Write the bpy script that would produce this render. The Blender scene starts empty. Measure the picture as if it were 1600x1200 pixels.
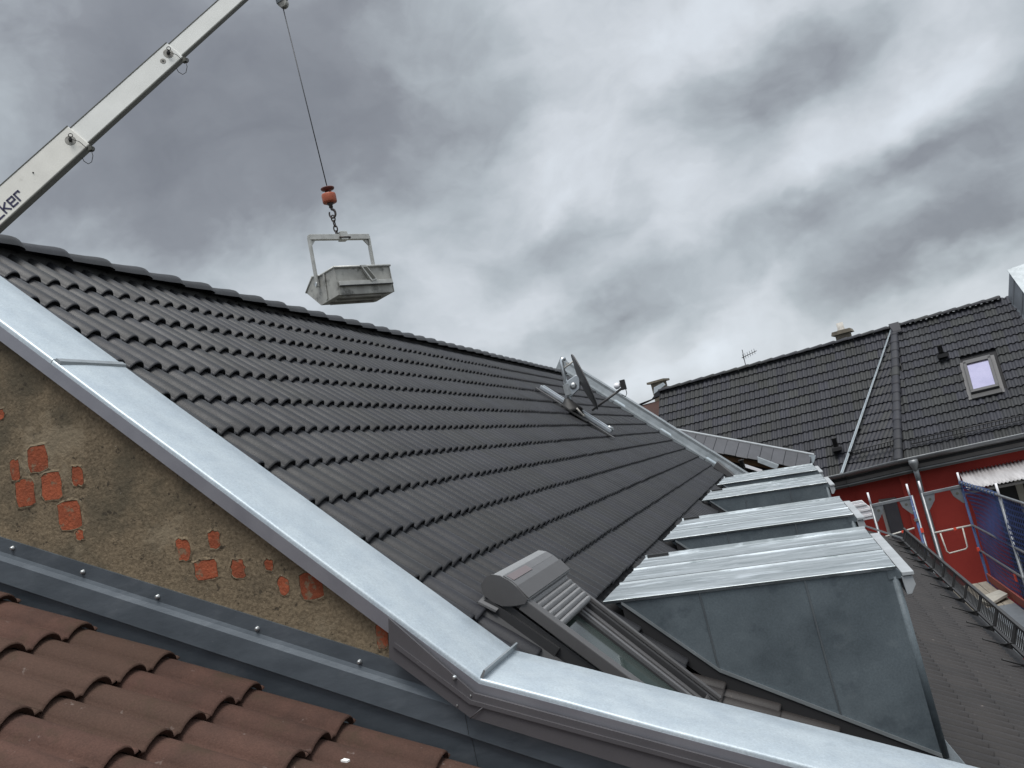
import bpy, bmesh, math, random
import numpy as np
from mathutils import Matrix, Vector
random.seed(7)
SC = bpy.context.scene
COL = SC.collection
rad = math.radians

# ------------------------------------------------------------------ camera
CR = (0.93389, 0.26961, -0.23486)
CD = (-0.25421, 0.03871, -0.96637)
CF = (-0.25145, 0.96219, 0.10469)
cam = bpy.data.cameras.new('camera')
cam.sensor_width = 36.0
cam.lens = 36.0 * 1484.7 / 1600.0
cam.clip_start = 0.05
cam.clip_end = 6000
cam_o = bpy.data.objects.new('camera', cam)
COL.objects.link(cam_o)
cam_o.matrix_world = Matrix(((CR[0], -CD[0], -CF[0], 0), (CR[1], -CD[1], -CF[1], 0), (CR[2], -CD[2], -CF[2], 0), (0, 0, 0, 1)))
SC.camera = cam_o
SC.cycles.max_bounces = 5
SC.cycles.diffuse_bounces = 3
SC.cycles.glossy_bounces = 3
SC.render.resolution_x, SC.render.resolution_y = 1024, 768

# ------------------------------------------------------------------ sky
SUN_EL, SUN_AZ = rad(72), rad(172)      # azimuth from +Y towards +X
world = bpy.data.worlds.new('World')
SC.world = world
world.use_nodes = True
nt = world.node_tree
N, L = nt.nodes, nt.links
N.clear()
def nn(t, **kw):
    n = N.new(t)
    for k, v in kw.items():
        setattr(n, k, v)
    return n
out = nn('ShaderNodeOutputWorld')
bg = nn('ShaderNodeBackground')
bg.inputs[1].default_value = 0.1
L.new(bg.outputs[0], out.inputs[0])
sky = nn('ShaderNodeTexSky', sky_type='NISHITA', sun_disc=False)
sky.sun_elevation = SUN_EL
sky.sun_rotation = SUN_AZ
tc = nn('ShaderNodeTexCoord')
sep = nn('ShaderNodeSeparateXYZ')
L.new(tc.outputs['Generated'], sep.inputs[0])
def wmath(op, a, b=None, c=None, clamp=False):
    n = nn('ShaderNodeMath', operation=op, use_clamp=clamp)
    for i, v in enumerate((a, b, c)):
        if v is None:
            continue
        if isinstance(v, (int, float)):
            n.inputs[i].default_value = v
        else:
            L.new(v, n.inputs[i])
    return n.outputs[0]
zz = wmath('ADD', wmath('MAXIMUM', sep.outputs[2], 0.0), 0.34)
comb = nn('ShaderNodeCombineXYZ')
L.new(wmath('DIVIDE', sep.outputs[0], zz), comb.inputs[0])
L.new(wmath('DIVIDE', sep.outputs[1], zz), comb.inputs[1])
def noise(vec, scale, detail, rough, dist=0.0, off=(0, 0, 0), rot=0.0, sc=(1, 1, 1)):
    m = nn('ShaderNodeMapping')
    m.inputs['Location'].default_value = off
    m.inputs['Rotation'].default_value = (0, 0, rot)
    m.inputs['Scale'].default_value = sc
    L.new(vec, m.inputs[0])
    n = nn('ShaderNodeTexNoise')
    n.inputs['Scale'].default_value = scale
    n.inputs['Detail'].default_value = detail
    n.inputs['Roughness'].default_value = rough
    n.inputs['Distortion'].default_value = dist
    L.new(m.outputs[0], n.inputs['Vector'])
    return n
warp = noise(tc.outputs['Generated'], 4.5, 5, 0.55, 0.0, (3.1, 1.7, 0), 0.0, (1, 1, 1.5))
wv = nn('ShaderNodeVectorMath', operation='SUBTRACT')
L.new(warp.outputs['Color'], wv.inputs[0])
wv.inputs[1].default_value = (0.5, 0.5, 0.5)
ws = nn('ShaderNodeVectorMath', operation='SCALE')
L.new(wv.outputs[0], ws.inputs[0])
ws.inputs['Scale'].default_value = 0.17
wd = nn('ShaderNodeVectorMath', operation='ADD')
L.new(tc.outputs['Generated'], wd.inputs[0])
L.new(ws.outputs[0], wd.inputs[1])
n1 = noise(comb.outputs[0], 1.7, 7, 0.55, 0.35, (0.4, 2.3, 0), 0.15, (1.0, 0.9, 1))
n2 = noise(wd.outputs[0], 7.5, 6, 0.50, 0.0, (7.2, 1.1, 0), 0.0, (1.0, 1.0, 1.25))
n3 = noise(wd.outputs[0], 13.0, 5, 0.5, 0.0, (1.2, 5.1, 0), 0.0, (1.0, 1.0, 1.25))
val = wmath('MULTIPLY_ADD', n1.outputs[0], 0.34, 0.465)
val = wmath('MULTIPLY_ADD', wmath('SUBTRACT', n2.outputs[0], 0.5), 0.74, val)
val = wmath('MULTIPLY_ADD', wmath('SUBTRACT', n3.outputs[0], 0.5), 0.30, val)
# cloud masses, each an ellipsoid round a direction of the sky: (direction, size, tilt, change of brightness)
for d, s, tilt, a in (
    ((-0.515, 0.735, 0.442), (0.48, 0.5, 0.32), 0.25, -0.36),
    ((-0.336, 0.824, 0.457), (0.34, 0.5, 0.20), 0.2, -0.20),
    ((-0.462, 0.812, 0.346), (0.26, 0.4, 0.12), 0.1, -0.14),
    ((-0.489, 0.826, 0.265), (0.30, 0.4, 0.06), 0.1, 0.16),
    ((-0.113, 0.946, 0.304), (0.24, 0.4, 0.15), 0.3, 0.12),
    ((-0.102, 0.904, 0.416), (0.24, 0.4, 0.16), 0.2, 0.10),
    ((-0.150, 0.955, 0.235), (0.14, 0.4, 0.055), -0.2, -0.30),
    ((0.165, 0.979, 0.125), (0.22, 0.4, 0.05), -0.22, -0.48),
    ((0.110, 0.976, 0.185), (0.16, 0.4, 0.05), -0.2, -0.36),
    ((0.091, 0.945, 0.325), (0.20, 0.4, 0.09), -0.2, -0.34),
    ((0.182, 0.958, 0.243), (0.20, 0.4, 0.055), -0.2, 0.20),
    ((0.268, 0.937, 0.214), (0.16, 0.4, 0.06), -0.3, -0.34),
    ((-0.134, 0.977, 0.158), (0.22, 0.4, 0.05), -0.15, -0.22),
    ((-0.017, 0.995, 0.085), (0.30, 0.4, 0.045), -0.15, 0.22)):
    m = nn('ShaderNodeMapping', vector_type='TEXTURE')
    m.inputs['Location'].default_value = d
    m.inputs['Rotation'].default_value = (0, tilt, 0)
    m.inputs['Scale'].default_value = s
    L.new(wd.outputs[0], m.inputs[0])
    g = nn('ShaderNodeTexGradient', gradient_type='SPHERICAL')
    L.new(m.outputs[0], g.inputs[0])
    sm = nn('ShaderNodeMapRange', interpolation_type='SMOOTHSTEP')
    L.new(g.outputs['Fac'], sm.inputs[0])
    val = wmath('MULTIPLY_ADD', sm.outputs[0], a, val)
ramp = nn('ShaderNodeValToRGB')
el = ramp.color_ramp.elements
el[0].position, el[0].color = 0.0, (0.195, 0.207, 0.234, 1)
el[1].position, el[1].color = 1.0, (0.80, 0.86, 0.93, 1)
for p, c in ((0.25, (0.262, 0.279, 0.308, 1)), (0.5, (0.445, 0.488, 0.523, 1)), (0.72, (0.63, 0.67, 0.715, 1))):
    e = el.new(p)
    e.color = c
L.new(val, ramp.inputs[0])
# an overcast sky grows brighter towards the zenith
zen = nn('ShaderNodeMapRange', interpolation_type='SMOOTHSTEP')
zen.inputs[1].default_value, zen.inputs[2].default_value = 0.40, 0.95
zen.inputs[3].default_value, zen.inputs[4].default_value = 5.0, 9.5
L.new(sep.outputs[2], zen.inputs[0])
cl = nn('ShaderNodeVectorMath', operation='SCALE')
L.new(ramp.outputs[0], cl.inputs[0])
L.new(zen.outputs[0], cl.inputs['Scale'])
mix = nn('ShaderNodeMixRGB')
mix.inputs[0].default_value = 0.96
L.new(sky.outputs[0], mix.inputs[1])
L.new(cl.outputs[0], mix.inputs[2])
L.new(mix.outputs[0], bg.inputs[0])

sun = bpy.data.lights.new('sun', 'SUN')
sun.energy = 1.5
sun.angle = rad(30)
sun.color = (1.0, 0.97, 0.92)
sun_o = bpy.data.objects.new('sun', sun)
COL.objects.link(sun_o)
sd = Vector((math.sin(SUN_AZ) * math.cos(SUN_EL), math.cos(SUN_AZ) * math.cos(SUN_EL), math.sin(SUN_EL)))
sun_o.rotation_euler = sd.to_track_quat('Z', 'Y').to_euler()
sun_o.location = sd * 50
VS = SC.view_settings
VS.view_transform = 'Standard'
VS.look = 'None'
VS.exposure = 1.0
VS.gamma = 1.0
VS.use_curve_mapping = False

# ------------------------------------------------------------------ materials
MATS = {}
def mat(name, c1, c2=None, rough=0.6, metal=0.0, scale=6.0, detail=4, grain=0.0, gscale=180.0, bump=0.0, bscale=60.0,
        vary=0.0, tint=None, spots=None, stretch=(1, 1, 1), rvar=0.0, spec=0.5, alpha=1.0, coat=0.0):
    m = bpy.data.materials.new(name)
    m.use_nodes = True
    t = m.node_tree
    n, l = t.nodes, t.links
    b = n['Principled BSDF']
    b.inputs['Metallic'].default_value = metal
    b.inputs['Roughness'].default_value = rough
    b.inputs['Specular IOR Level'].default_value = spec
    b.inputs['Coat Weight'].default_value = coat
    tcn = n.new('ShaderNodeTexCoord')
    mp = n.new('ShaderNodeMapping')
    mp.inputs['Scale'].default_value = stretch
    geo = n.new('ShaderNodeNewGeometry')
    l.new(geo.outputs['Position'], mp.inputs[0])
    def mixc(f, a, c, mode='MIX'):
        x = n.new('ShaderNodeMixRGB')
        x.blend_type = mode
        for i, v in ((0, f), (1, a), (2, c)):
            if isinstance(v, (int, float)):
                x.inputs[i].default_value = v
            elif isinstance(v, tuple):
                x.inputs[i].default_value = (v[0], v[1], v[2], 1)
            else:
                l.new(v, x.inputs[i])
        return x.outputs[0]
    def noi(sc, det=6, ro=0.6):
        x = n.new('ShaderNodeTexNoise')
        x.inputs['Scale'].default_value = sc
        x.inputs['Detail'].default_value = det
        x.inputs['Roughness'].default_value = ro
        l.new(mp.outputs[0], x.inputs['Vector'])
        return x.outputs[0]
    def rng(v, a, c, lo=0.0, hi=1.0):
        x = n.new('ShaderNodeMapRange')
        x.inputs[1].default_value, x.inputs[2].default_value = a, c
        x.inputs[3].default_value, x.inputs[4].default_value = lo, hi
        l.new(v, x.inputs[0])
        return x.outputs[0]
    col = c1
    big = noi(scale, detail)
    if c2:
        col = mixc(rng(big, 0.35, 0.68), c1, c2)
    if tint or vary:
        oi = n.new('ShaderNodeObjectInfo')
        ad = n.new('ShaderNodeMath')
        ad.operation = 'ADD'
        l.new(oi.outputs['Random'], ad.inputs[0])
        l.new(geo.outputs['Random Per Island'], ad.inputs[1])
        fr = n.new('ShaderNodeMath')
        fr.operation = 'FRACT'
        l.new(ad.outputs[0], fr.inputs[0])
        if tint:
            col = mixc(rng(fr.outputs[0], 0.3, 0.95, 0, 0.8), col, tint)
        if vary:
            m2 = n.new('ShaderNodeMath')
            m2.operation = 'MULTIPLY'
            l.new(fr.outputs[0], m2.inputs[0])
            m2.inputs[1].default_value = 7.31
            f2 = n.new('ShaderNodeMath')
            f2.operation = 'FRACT'
            l.new(m2.outputs[0], f2.inputs[0])
            gv = rng(f2.outputs[0], 0, 1, 1 - vary, 1 + vary)
            cx = n.new('ShaderNodeCombineXYZ')
            for i in range(3):
                l.new(gv, cx.inputs[i])
            col = mixc(1.0, col, cx.outputs[0], 'MULTIPLY')
    if grain:
        gv = rng(noi(gscale, 2, 0.7), 0.25, 0.75, 1 - grain, 1 + grain)
        cx = n.new('ShaderNodeCombineXYZ')
        for i in range(3):
            l.new(gv, cx.inputs[i])
        col = mixc(1.0, col, cx.outputs[0], 'MULTIPLY')
    for sp in (spots or ()):
        # (scale, threshold, softness, colour, strength)
        x = n.new('ShaderNodeTexNoise')
        x.inputs['Scale'].default_value = sp[0]
        x.inputs['Detail'].default_value = 4
        x.inputs['Roughness'].default_value = 0.65
        l.new(mp.outputs[0], x.inputs['Vector'])
        f = rng(x.outputs[0], sp[1], sp[1] + sp[2], 0, sp[4])
        col = mixc(f, col, sp[3])
    if isinstance(col, tuple):
        b.inputs['Base Color'].default_value = (col[0], col[1], col[2], 1)
    else:
        l.new(col, b.inputs['Base Color'])
    if rvar:
        l.new(rng(noi(scale * 2.3, 5), 0.3, 0.7, max(0.05, rough - rvar), min(1, rough + rvar)), b.inputs['Roughness'])
    if bump:
        bp = n.new('ShaderNodeBump')
        bp.inputs['Strength'].default_value = 1.0
        bp.inputs['Distance'].default_value = bump
        l.new(noi(bscale, 5, 0.6), bp.inputs['Height'])
        l.new(bp.outputs[0], b.inputs['Normal'])
    if alpha < 1:
        b.inputs['Alpha'].default_value = alpha
    MATS[name] = m
    return m

M = MATS
mat('tile_dark', (0.0218, 0.0222, 0.0272), (0.0168, 0.0172, 0.0205), rough=0.50, scale=3.0, grain=0.20, gscale=170, bump=0.0012, bscale=240,
    vary=0.15, tint=(0.0212, 0.0215, 0.0225), spec=0.40, spots=[(9.0, 0.66, 0.1, (0.046, 0.046, 0.044), 0.35)], rvar=0.06)
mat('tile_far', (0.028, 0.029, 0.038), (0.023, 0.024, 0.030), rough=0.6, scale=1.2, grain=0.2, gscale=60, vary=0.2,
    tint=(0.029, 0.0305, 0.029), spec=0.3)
mat('tile_lower', (0.030, 0.0262, 0.0255), (0.023, 0.0203, 0.020), rough=0.5, scale=2.0, grain=0.2, gscale=120, bump=0.001, bscale=200,
    vary=0.07, tint=(0.031, 0.0268, 0.0255), spec=0.38, spots=[(14.0, 0.69, 0.05, (0.20, 0.17, 0.15), 0.55)])
mat('tile_brown', (0.084, 0.046, 0.036), (0.060, 0.035, 0.028), rough=0.85, scale=7.0, grain=0.18, gscale=150, bump=0.0025, bscale=130,
    vary=0.12, tint=(0.074, 0.046, 0.035), spec=0.15,
    spots=[(6.0, 0.55, 0.16, (0.050, 0.036, 0.024), 0.6), (15.0, 0.655, 0.06, (0.20, 0.165, 0.15), 0.55)])
mat('under_black', (0.018, 0.018, 0.02), rough=0.9)
mat('zinc_bright', (0.47, 0.53, 0.57), (0.395, 0.455, 0.505), rough=0.42, metal=0.35, scale=7, grain=0.15, gscale=120, bump=0.0022, bscale=3.5,
    rvar=0.06, spots=[(26, 0.60, 0.14, (0.36, 0.415, 0.46), 0.5), (2.2, 0.54, 0.2, (0.52, 0.575, 0.61), 0.6)])
mat('zinc_drip_shaded', (0.30, 0.30, 0.33), (0.25, 0.25, 0.28), rough=0.45, metal=0.6, scale=6, grain=0.04)
mat('zinc_roof', (0.375, 0.41, 0.43), (0.225, 0.255, 0.27), rough=0.38, metal=0.45, scale=2.2, stretch=(0.55, 3.2, 1), grain=0.04, bump=0.004, bscale=2.2,
    rvar=0.1, spots=[(2.6, 0.53, 0.08, (0.56, 0.61, 0.645), 0.85), (6.0, 0.57, 0.05, (0.17, 0.205, 0.215), 0.75), (13.0, 0.58, 0.07, (0.56, 0.61, 0.65), 0.5)])
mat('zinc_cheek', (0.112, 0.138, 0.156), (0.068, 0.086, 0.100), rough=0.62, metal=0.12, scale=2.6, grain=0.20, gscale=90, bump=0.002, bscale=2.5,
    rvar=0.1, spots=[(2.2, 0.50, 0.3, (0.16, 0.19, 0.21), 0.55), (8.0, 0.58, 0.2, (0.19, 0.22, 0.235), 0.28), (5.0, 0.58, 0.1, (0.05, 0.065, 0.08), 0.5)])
mat('zinc_seam_lit', (0.16, 0.18, 0.195), (0.12, 0.135, 0.15), rough=0.4, metal=0.5, scale=4)  # lighter than the cheeks: light caught by raised seams, painted in
mat('zinc_old', (0.36, 0.39, 0.41), (0.26, 0.285, 0.30), rough=0.45, metal=0.6, scale=5, grain=0.06, spots=[(7, 0.62, 0.1, (0.55, 0.58, 0.6), 0.5)])
mat('flash_grey', (0.090, 0.106, 0.124), (0.064, 0.077, 0.092), rough=0.45, metal=0.35, scale=4, grain=0.05, bump=0.003, bscale=3,
    spots=[(3.0, 0.53, 0.2, (0.135, 0.152, 0.172), 0.7), (40, 0.70, 0.05, (0.3, 0.31, 0.32), 0.25)], stretch=(1, 1, 2.5))
mat('apron_brown', (0.112, 0.106, 0.114), (0.094, 0.090, 0.098), rough=0.5, metal=0.3, scale=3, grain=0.05, spots=[(60, 0.72, 0.03, (0.4, 0.4, 0.4), 0.4)])
mat('plaster', (0.215, 0.168, 0.112), (0.140, 0.112, 0.078), rough=0.95, scale=5.0, detail=9, grain=0.40, gscale=70, bump=0.006, bscale=45, spec=0.15,
    spots=[(2.2, 0.52, 0.14, (0.085, 0.075, 0.055), 0.75), (26, 0.635, 0.03, (0.045, 0.038, 0.03), 0.75), (60, 0.70, 0.02, (0.55, 0.5, 0.43), 0.8), (4.0, 0.60, 0.1, (0.27, 0.225, 0.16), 0.6), (9.0, 0.64, 0.05, (0.075, 0.065, 0.05), 0.5)])
mat('brick_orange', (0.330, 0.090, 0.044), (0.235, 0.070, 0.038), rough=0.9, scale=14, grain=0.18, gscale=120, bump=0.005, bscale=60, spec=0.2,
    vary=0.14, spots=[(22, 0.56, 0.06, (0.19, 0.15, 0.10), 0.8)])
mat('brick_dark', (0.070, 0.034, 0.028), (0.050, 0.028, 0.024), rough=0.9, scale=2, grain=0.2, gscale=40)
mat('steel', (0.55, 0.57, 0.58), (0.42, 0.44, 0.45), rough=0.35, metal=0.85, scale=20)
mat('alu', (0.66, 0.70, 0.74), (0.55, 0.59, 0.62), rough=0.3, metal=0.8, scale=15)
mat('black', (0.015, 0.015, 0.016), rough=0.6)
mat('window_grey', (0.088, 0.086, 0.088), (0.078, 0.076, 0.078), rough=0.5, scale=5, grain=0.10, gscale=320)
mat('window_skylit', (0.230, 0.235, 0.240), (0.205, 0.21, 0.215), rough=0.5, scale=5, grain=0.14, gscale=320)  # paler than the box ends: sky light on the shutter box put into colour
mat('window_mid', (0.135, 0.135, 0.14), (0.12, 0.12, 0.125), rough=0.5, scale=5, grain=0.1, gscale=320)
mat('window_dark', (0.036, 0.036, 0.038), (0.028, 0.028, 0.03), rough=0.55, scale=5)
mat('window_rim', (0.062, 0.061, 0.064), (0.052, 0.051, 0.054), rough=0.5, scale=5)
mat('shutter_slat', (0.20, 0.20, 0.205), (0.165, 0.165, 0.17), rough=0.5, scale=30, grain=0.22, gscale=160)
mat('panel_rose', (0.145, 0.115, 0.118), rough=0.4)
mat('glass_dark', (0.045, 0.060, 0.055), (0.030, 0.042, 0.040), rough=0.08, scale=2.5, spec=0.8, coat=0.3)
mat('glass_reflection', (0.36, 0.40, 0.39), (0.28, 0.32, 0.31), rough=0.7, scale=6)
mat('sky_glass', (0.50, 0.47, 0.62), (0.42, 0.40, 0.55), rough=0.10, metal=0.8, scale=2.5)
mat('white_board', (0.36, 0.38, 0.40), (0.29, 0.31, 0.325), rough=0.6, scale=6, spots=[(12, 0.66, 0.06, (0.3, 0.3, 0.3), 0.4)])
mat('boom_white', (0.86, 0.84, 0.78), (0.76, 0.74, 0.69), rough=0.42, scale=2, spots=[(5, 0.64, 0.12, (0.42, 0.40, 0.36), 0.35), (9, 0.72, 0.04, (0.35, 0.2, 0.13), 0.4)])
mat('boom_pale', (0.88, 0.88, 0.85), (0.78, 0.78, 0.75), rough=0.42, scale=2, spots=[(5, 0.66, 0.12, (0.45, 0.44, 0.42), 0.3)])
mat('boom_dark', (0.10, 0.10, 0.085), (0.075, 0.075, 0.065), rough=0.6, scale=3)
mat('grime', (0.26, 0.25, 0.23), (0.4, 0.39, 0.36), rough=0.7, scale=14)
mat('lettering', (0.035, 0.032, 0.085), rough=0.5)
mat('orange_paint', (0.36, 0.085, 0.038), (0.27, 0.062, 0.03), rough=0.5, scale=8, spots=[(12, 0.66, 0.06, (0.12, 0.06, 0.05), 0.6)])
mat('rust_paint', (0.135, 0.040, 0.032), (0.10, 0.03, 0.026), rough=0.6, scale=9)
mat('chain_steel', (0.085, 0.072, 0.068), (0.06, 0.05, 0.05), rough=0.5, metal=0.5, scale=20)
mat('cable_steel', (0.07, 0.072, 0.078), rough=0.5, metal=0.5)
mat('skip_steel', (0.44, 0.435, 0.405), (0.27, 0.265, 0.25), rough=0.55, metal=0.35, scale=3.5, spots=[(4, 0.53, 0.12, (0.085, 0.085, 0.08), 0.75), (14, 0.62, 0.06, (0.5, 0.5, 0.48), 0.45)])
mat('skip_frame', (0.52, 0.52, 0.50), (0.38, 0.38, 0.36), rough=0.5, metal=0.4, scale=6)
mat('red_wall', (0.310, 0.040, 0.031), (0.255, 0.033, 0.027), rough=0.85, scale=0.8, grain=0.08, gscale=30, spec=0.2)
mat('fascia', (0.115, 0.108, 0.104), (0.088, 0.082, 0.08), rough=0.6, scale=1.5)
mat('gutter', (0.24, 0.25, 0.26), (0.18, 0.19, 0.20), rough=0.45, metal=0.5, scale=3)
mat('galv_tube', (0.27, 0.285, 0.30), (0.20, 0.21, 0.225), rough=0.45, metal=0.6, scale=8)
mat('blue_paint', (0.035, 0.075, 0.20), (0.03, 0.06, 0.15), rough=0.6, scale=9, spots=[(16, 0.6, 0.08, (0.4, 0.45, 0.5), 0.5)])
mat('red_clip', (0.75, 0.08, 0.04), rough=0.5)
mat('plank', (0.30, 0.265, 0.215), (0.21, 0.185, 0.15), rough=0.9, scale=6, stretch=(4, 0.6, 1), grain=0.2, gscale=60)
mat('toe_red', (0.26, 0.055, 0.035), (0.20, 0.045, 0.03), rough=0.7, scale=5)
mat('net_blue', (0.050, 0.095, 0.29), (0.038, 0.065, 0.20), rough=0.8, scale=3, grain=0.2, gscale=40)
mat('board_pale', (0.42, 0.40, 0.35), (0.34, 0.32, 0.28), rough=0.8, scale=7)
mat('steel_deck', (0.22, 0.24, 0.26), (0.17, 0.185, 0.20), rough=0.5, metal=0.4, scale=5)
mat('awning_white', (0.44, 0.43, 0.44), (0.27, 0.26, 0.265), rough=0.55, scale=1.6, stretch=(3, 0.5, 0.5))
mat('sheet_white', (0.80, 0.80, 0.84), rough=0.5)
mat('door_dark', (0.055, 0.055, 0.065), (0.045, 0.045, 0.055), rough=0.5, scale=3)
mat('door_frame', (0.26, 0.255, 0.25), rough=0.6)
mat('slate', (0.062, 0.064, 0.074), (0.050, 0.052, 0.060), rough=0.55, scale=6, grain=0.1, gscale=60, vary=0.1)
mat('timber', (0.115, 0.062, 0.026), (0.075, 0.043, 0.022), rough=0.85, scale=8)
mat('chimney_stone', (0.20, 0.175, 0.135), (0.12, 0.105, 0.085), rough=0.9, scale=6)
mat('pot_white', (0.55, 0.53, 0.49), (0.42, 0.40, 0.37), rough=0.8, scale=9)
mat('standing_seam', (0.16, 0.175, 0.195), (0.115, 0.128, 0.145), rough=0.5, metal=0.4, scale=1.5)
mat('render_wall', (0.30, 0.28, 0.25), (0.24, 0.225, 0.20), rough=0.9, scale=1.0)
mat('ground', (0.10, 0.098, 0.09), (0.065, 0.07, 0.055), rough=0.95, scale=0.05)
mat('bird_white', (0.8, 0.8, 0.78), rough=0.7)

# ------------------------------------------------------------------ mesh helpers
V3 = lambda *a: np.array(a, float)
def unit(v):
    v = np.array(v, float)
    return v / np.linalg.norm(v)

class MB:
    def __init__(self):
        self.v, self.f, self.s = [], [], []
    def poly(self, pts, smooth=False):
        k = len(self.v)
        self.v += [tuple(map(float, p)) for p in pts]
        self.f.append(tuple(range(k, k + len(pts))))
        self.s.append(smooth)
        return self
    def prism(self, pts, vec):
        """closed prism: polygon swept along vec"""
        pts = [np.array(p, float) for p in pts]
        vec = np.array(vec, float)
        k, n = len(self.v), len(pts)
        self.v += [tuple(p) for p in pts] + [tuple(p + vec) for p in pts]
        nrm = sum((np.cross(pts[i] - pts[0], pts[(i + 1) % n] - pts[0]) for i in range(1, n - 1)), np.zeros(3))
        flip = nrm @ vec > 0
        a, b = list(range(k, k + n)), list(range(k + n, k + 2 * n))
        fs = [a, b[::-1]] + [[a[(i + 1) % n], a[i], b[i], b[(i + 1) % n]] for i in range(n)]
        for q in fs:
            self.f.append(tuple(q[::-1] if flip else q))
            self.s.append(False)
        return self
    def box(self, o, a, b, c):
        """corner o and three edge vectors"""
        o, a, b = np.array(o, float), np.array(a, float), np.array(b, float)
        return self.prism([o, o + a, o + a + b, o + b], c)
    def cbox(self, c, sx, sy, sz):
        return self.box((c[0] - sx / 2, c[1] - sy / 2, c[2] - sz / 2), (sx, 0, 0), (0, sy, 0), (0, 0, sz))
    def tube(self, pts, r, n=8, cap=True):
        pts = [np.array(p, float) for p in pts]
        rs = r if isinstance(r, (list, tuple)) else [r] * len(pts)
        k = len(self.v)
        ref = None
        for i, p in enumerate(pts):
            d = unit((pts[min(i + 1, len(pts) - 1)] - pts[max(i - 1, 0)]))
            if ref is None:
                ref = unit(np.cross(d, (0, 0, 1) if abs(d[2]) < 0.9 else (1, 0, 0)))
            ref = unit(ref - d * (ref @ d))
            w = np.cross(d, ref)
            for j in range(n):
                t = 2 * math.pi * j / n
                self.v.append(tuple(p + rs[i] * (math.cos(t) * ref + math.sin(t) * w)))
        for i in range(len(pts) - 1):
            for j in range(n):
                a, b = k + i * n + j, k + i * n + (j + 1) % n
                self.f.append((a, b, b + n, a + n))
                self.s.append(True)
        if cap:
            self.f.append(tuple(range(k, k + n))[::-1])
            self.f.append(tuple(range(k + (len(pts) - 1) * n, k + len(pts) * n)))
            self.s += [False, False]
        return self
    def torus(self, c, u, w, R, r, n=12, m=6, ru=None):
        c, u, w = np.array(c, float), unit(u), unit(w)
        ru = ru or R
        ring = [c + ru * math.cos(2 * math.pi * i / n) * u + R * math.sin(2 * math.pi * i / n) * w for i in range(n + 1)]
        return self.tube(ring, r, m, cap=False)
    def lathe(self, c, ax, prof, n=14):
        """prof: (radius, height) list along axis ax from c"""
        ax = unit(ax)
        u = unit(np.cross(ax, (1, 0, 0) if abs(ax[0]) < 0.9 else (0, 1, 0)))
        w = np.cross(ax, u)
        k = len(self.v)
        for r, h in prof:
            for j in range(n):
                t = 2 * math.pi * j / n
                self.v.append(tuple(np.array(c) + h * ax + r * (math.cos(t) * u + math.sin(t) * w)))
        for i in range(len(prof) - 1):
            for j in range(n):
                a, b = k + i * n + j, k + i * n + (j + 1) % n
                self.f.append((a, b, b + n, a + n))
                self.s.append(True)
        self.f.append(tuple(range(k, k + n))[::-1])
        self.f.append(tuple(range(k + (len(prof) - 1) * n, k + len(prof) * n)))
        self.s += [False, False]
        return self
    def grid(self, rows, smooth=True):
        k, m = len(self.v), len(rows[0])
        for r in rows:
            self.v += [tuple(map(float, p)) for p in r]
        for i in range(len(rows) - 1):
            for j in range(m - 1):
                a = k + i * m + j
                self.f.append((a, a + 1, a + m + 1, a + m))
                self.s.append(smooth)
        return self
    def mesh(self, name, material):
        me = bpy.data.meshes.new(name)
        me.from_pydata(self.v, [], self.f)
        me.polygons.foreach_set('use_smooth', self.s)
        me.materials.append(M[material] if isinstance(material, str) else material)
        me.update()
        return me
    def build(self, name, material, parent=None, **props):
        return link(bpy.data.objects.new(name, self.mesh(name, material)), parent, **props)

def link(o, parent=None, **props):
    COL.objects.link(o)
    if parent is not None:
        o.parent = parent
        if parent.type == 'EMPTY':
            o.matrix_parent_inverse = Matrix.Translation(-parent.location)
    for k, v in props.items():
        o[k] = v
    return o
def thing(name, label, cat, loc, group=None):
    o = bpy.data.objects.new(name, None)
    COL.objects.link(o)
    o.location = loc
    o.empty_display_size = 0.2
    o['label'], o['category'] = label, cat
    if group:
        o['group'] = group
    return o
def bevel(o, w=0.004, seg=2):
    b = o.modifiers.new('bevel', 'BEVEL')
    b.width, b.segments, b.limit_method = w, seg, 'ANGLE'
    b.angle_limit = rad(35)
    return o

GZ = -13.0
MB().poly([(-3000, -3000, GZ), (3000, -3000, GZ), (3000, 3000, GZ), (-3000, 3000, GZ)]).build('ground', 'ground', kind='structure')

# ------------------------------------------------------------------ roof tiles
def tile_mesh(name, material, pitch, gauge, amp, thick, step, per=None, over=0.07, roll=None):
    """two-roll interlocking tile. x: width, y: down slope (nose at 0), z: up; roll tops at nose lie on z = 0"""
    per = per or [-.5, -.36, -.33, -.27, -.18, -.07, .07, .18, .27, .33, .36]
    xs = [(-0.5 + t) * pitch for t in per] + [(0.5 + t) * pitch for t in per] + [pitch]
    def prof(x):
        t = ((x / pitch) % 1.0) - 0.5
        if roll:
            return amp * (max(0.0, 1 - (t / roll) ** 2) ** 0.72) - amp + 0.10 * amp * max(0.0, abs(t) - roll) / (0.5 - roll)
        return amp * (max(0.0, math.cos(math.pi * t / 0.72)) ** 0.85 if abs(t) < 0.36 else 0.0) - amp
    slope = step / gauge
    nose_r = 0.007
    mb = MB()
    ys = [-(gauge + over), -gauge * 0.45, -nose_r * 1.6, -nose_r * 0.4, 0.0]
    dz = [0, 0, 0, -0.0022, -nose_r]
    rows = [[(x, y, prof(x) + slope * y + d) for x in xs] for y, d in zip(ys, dz)]
    mb.grid(rows)
    fr = [rows[-1], [(x, -0.014, prof(x) - thick - nose_r) for x in xs]]
    mb.grid(fr, smooth=False)
    return mb.mesh(name, material)

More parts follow.
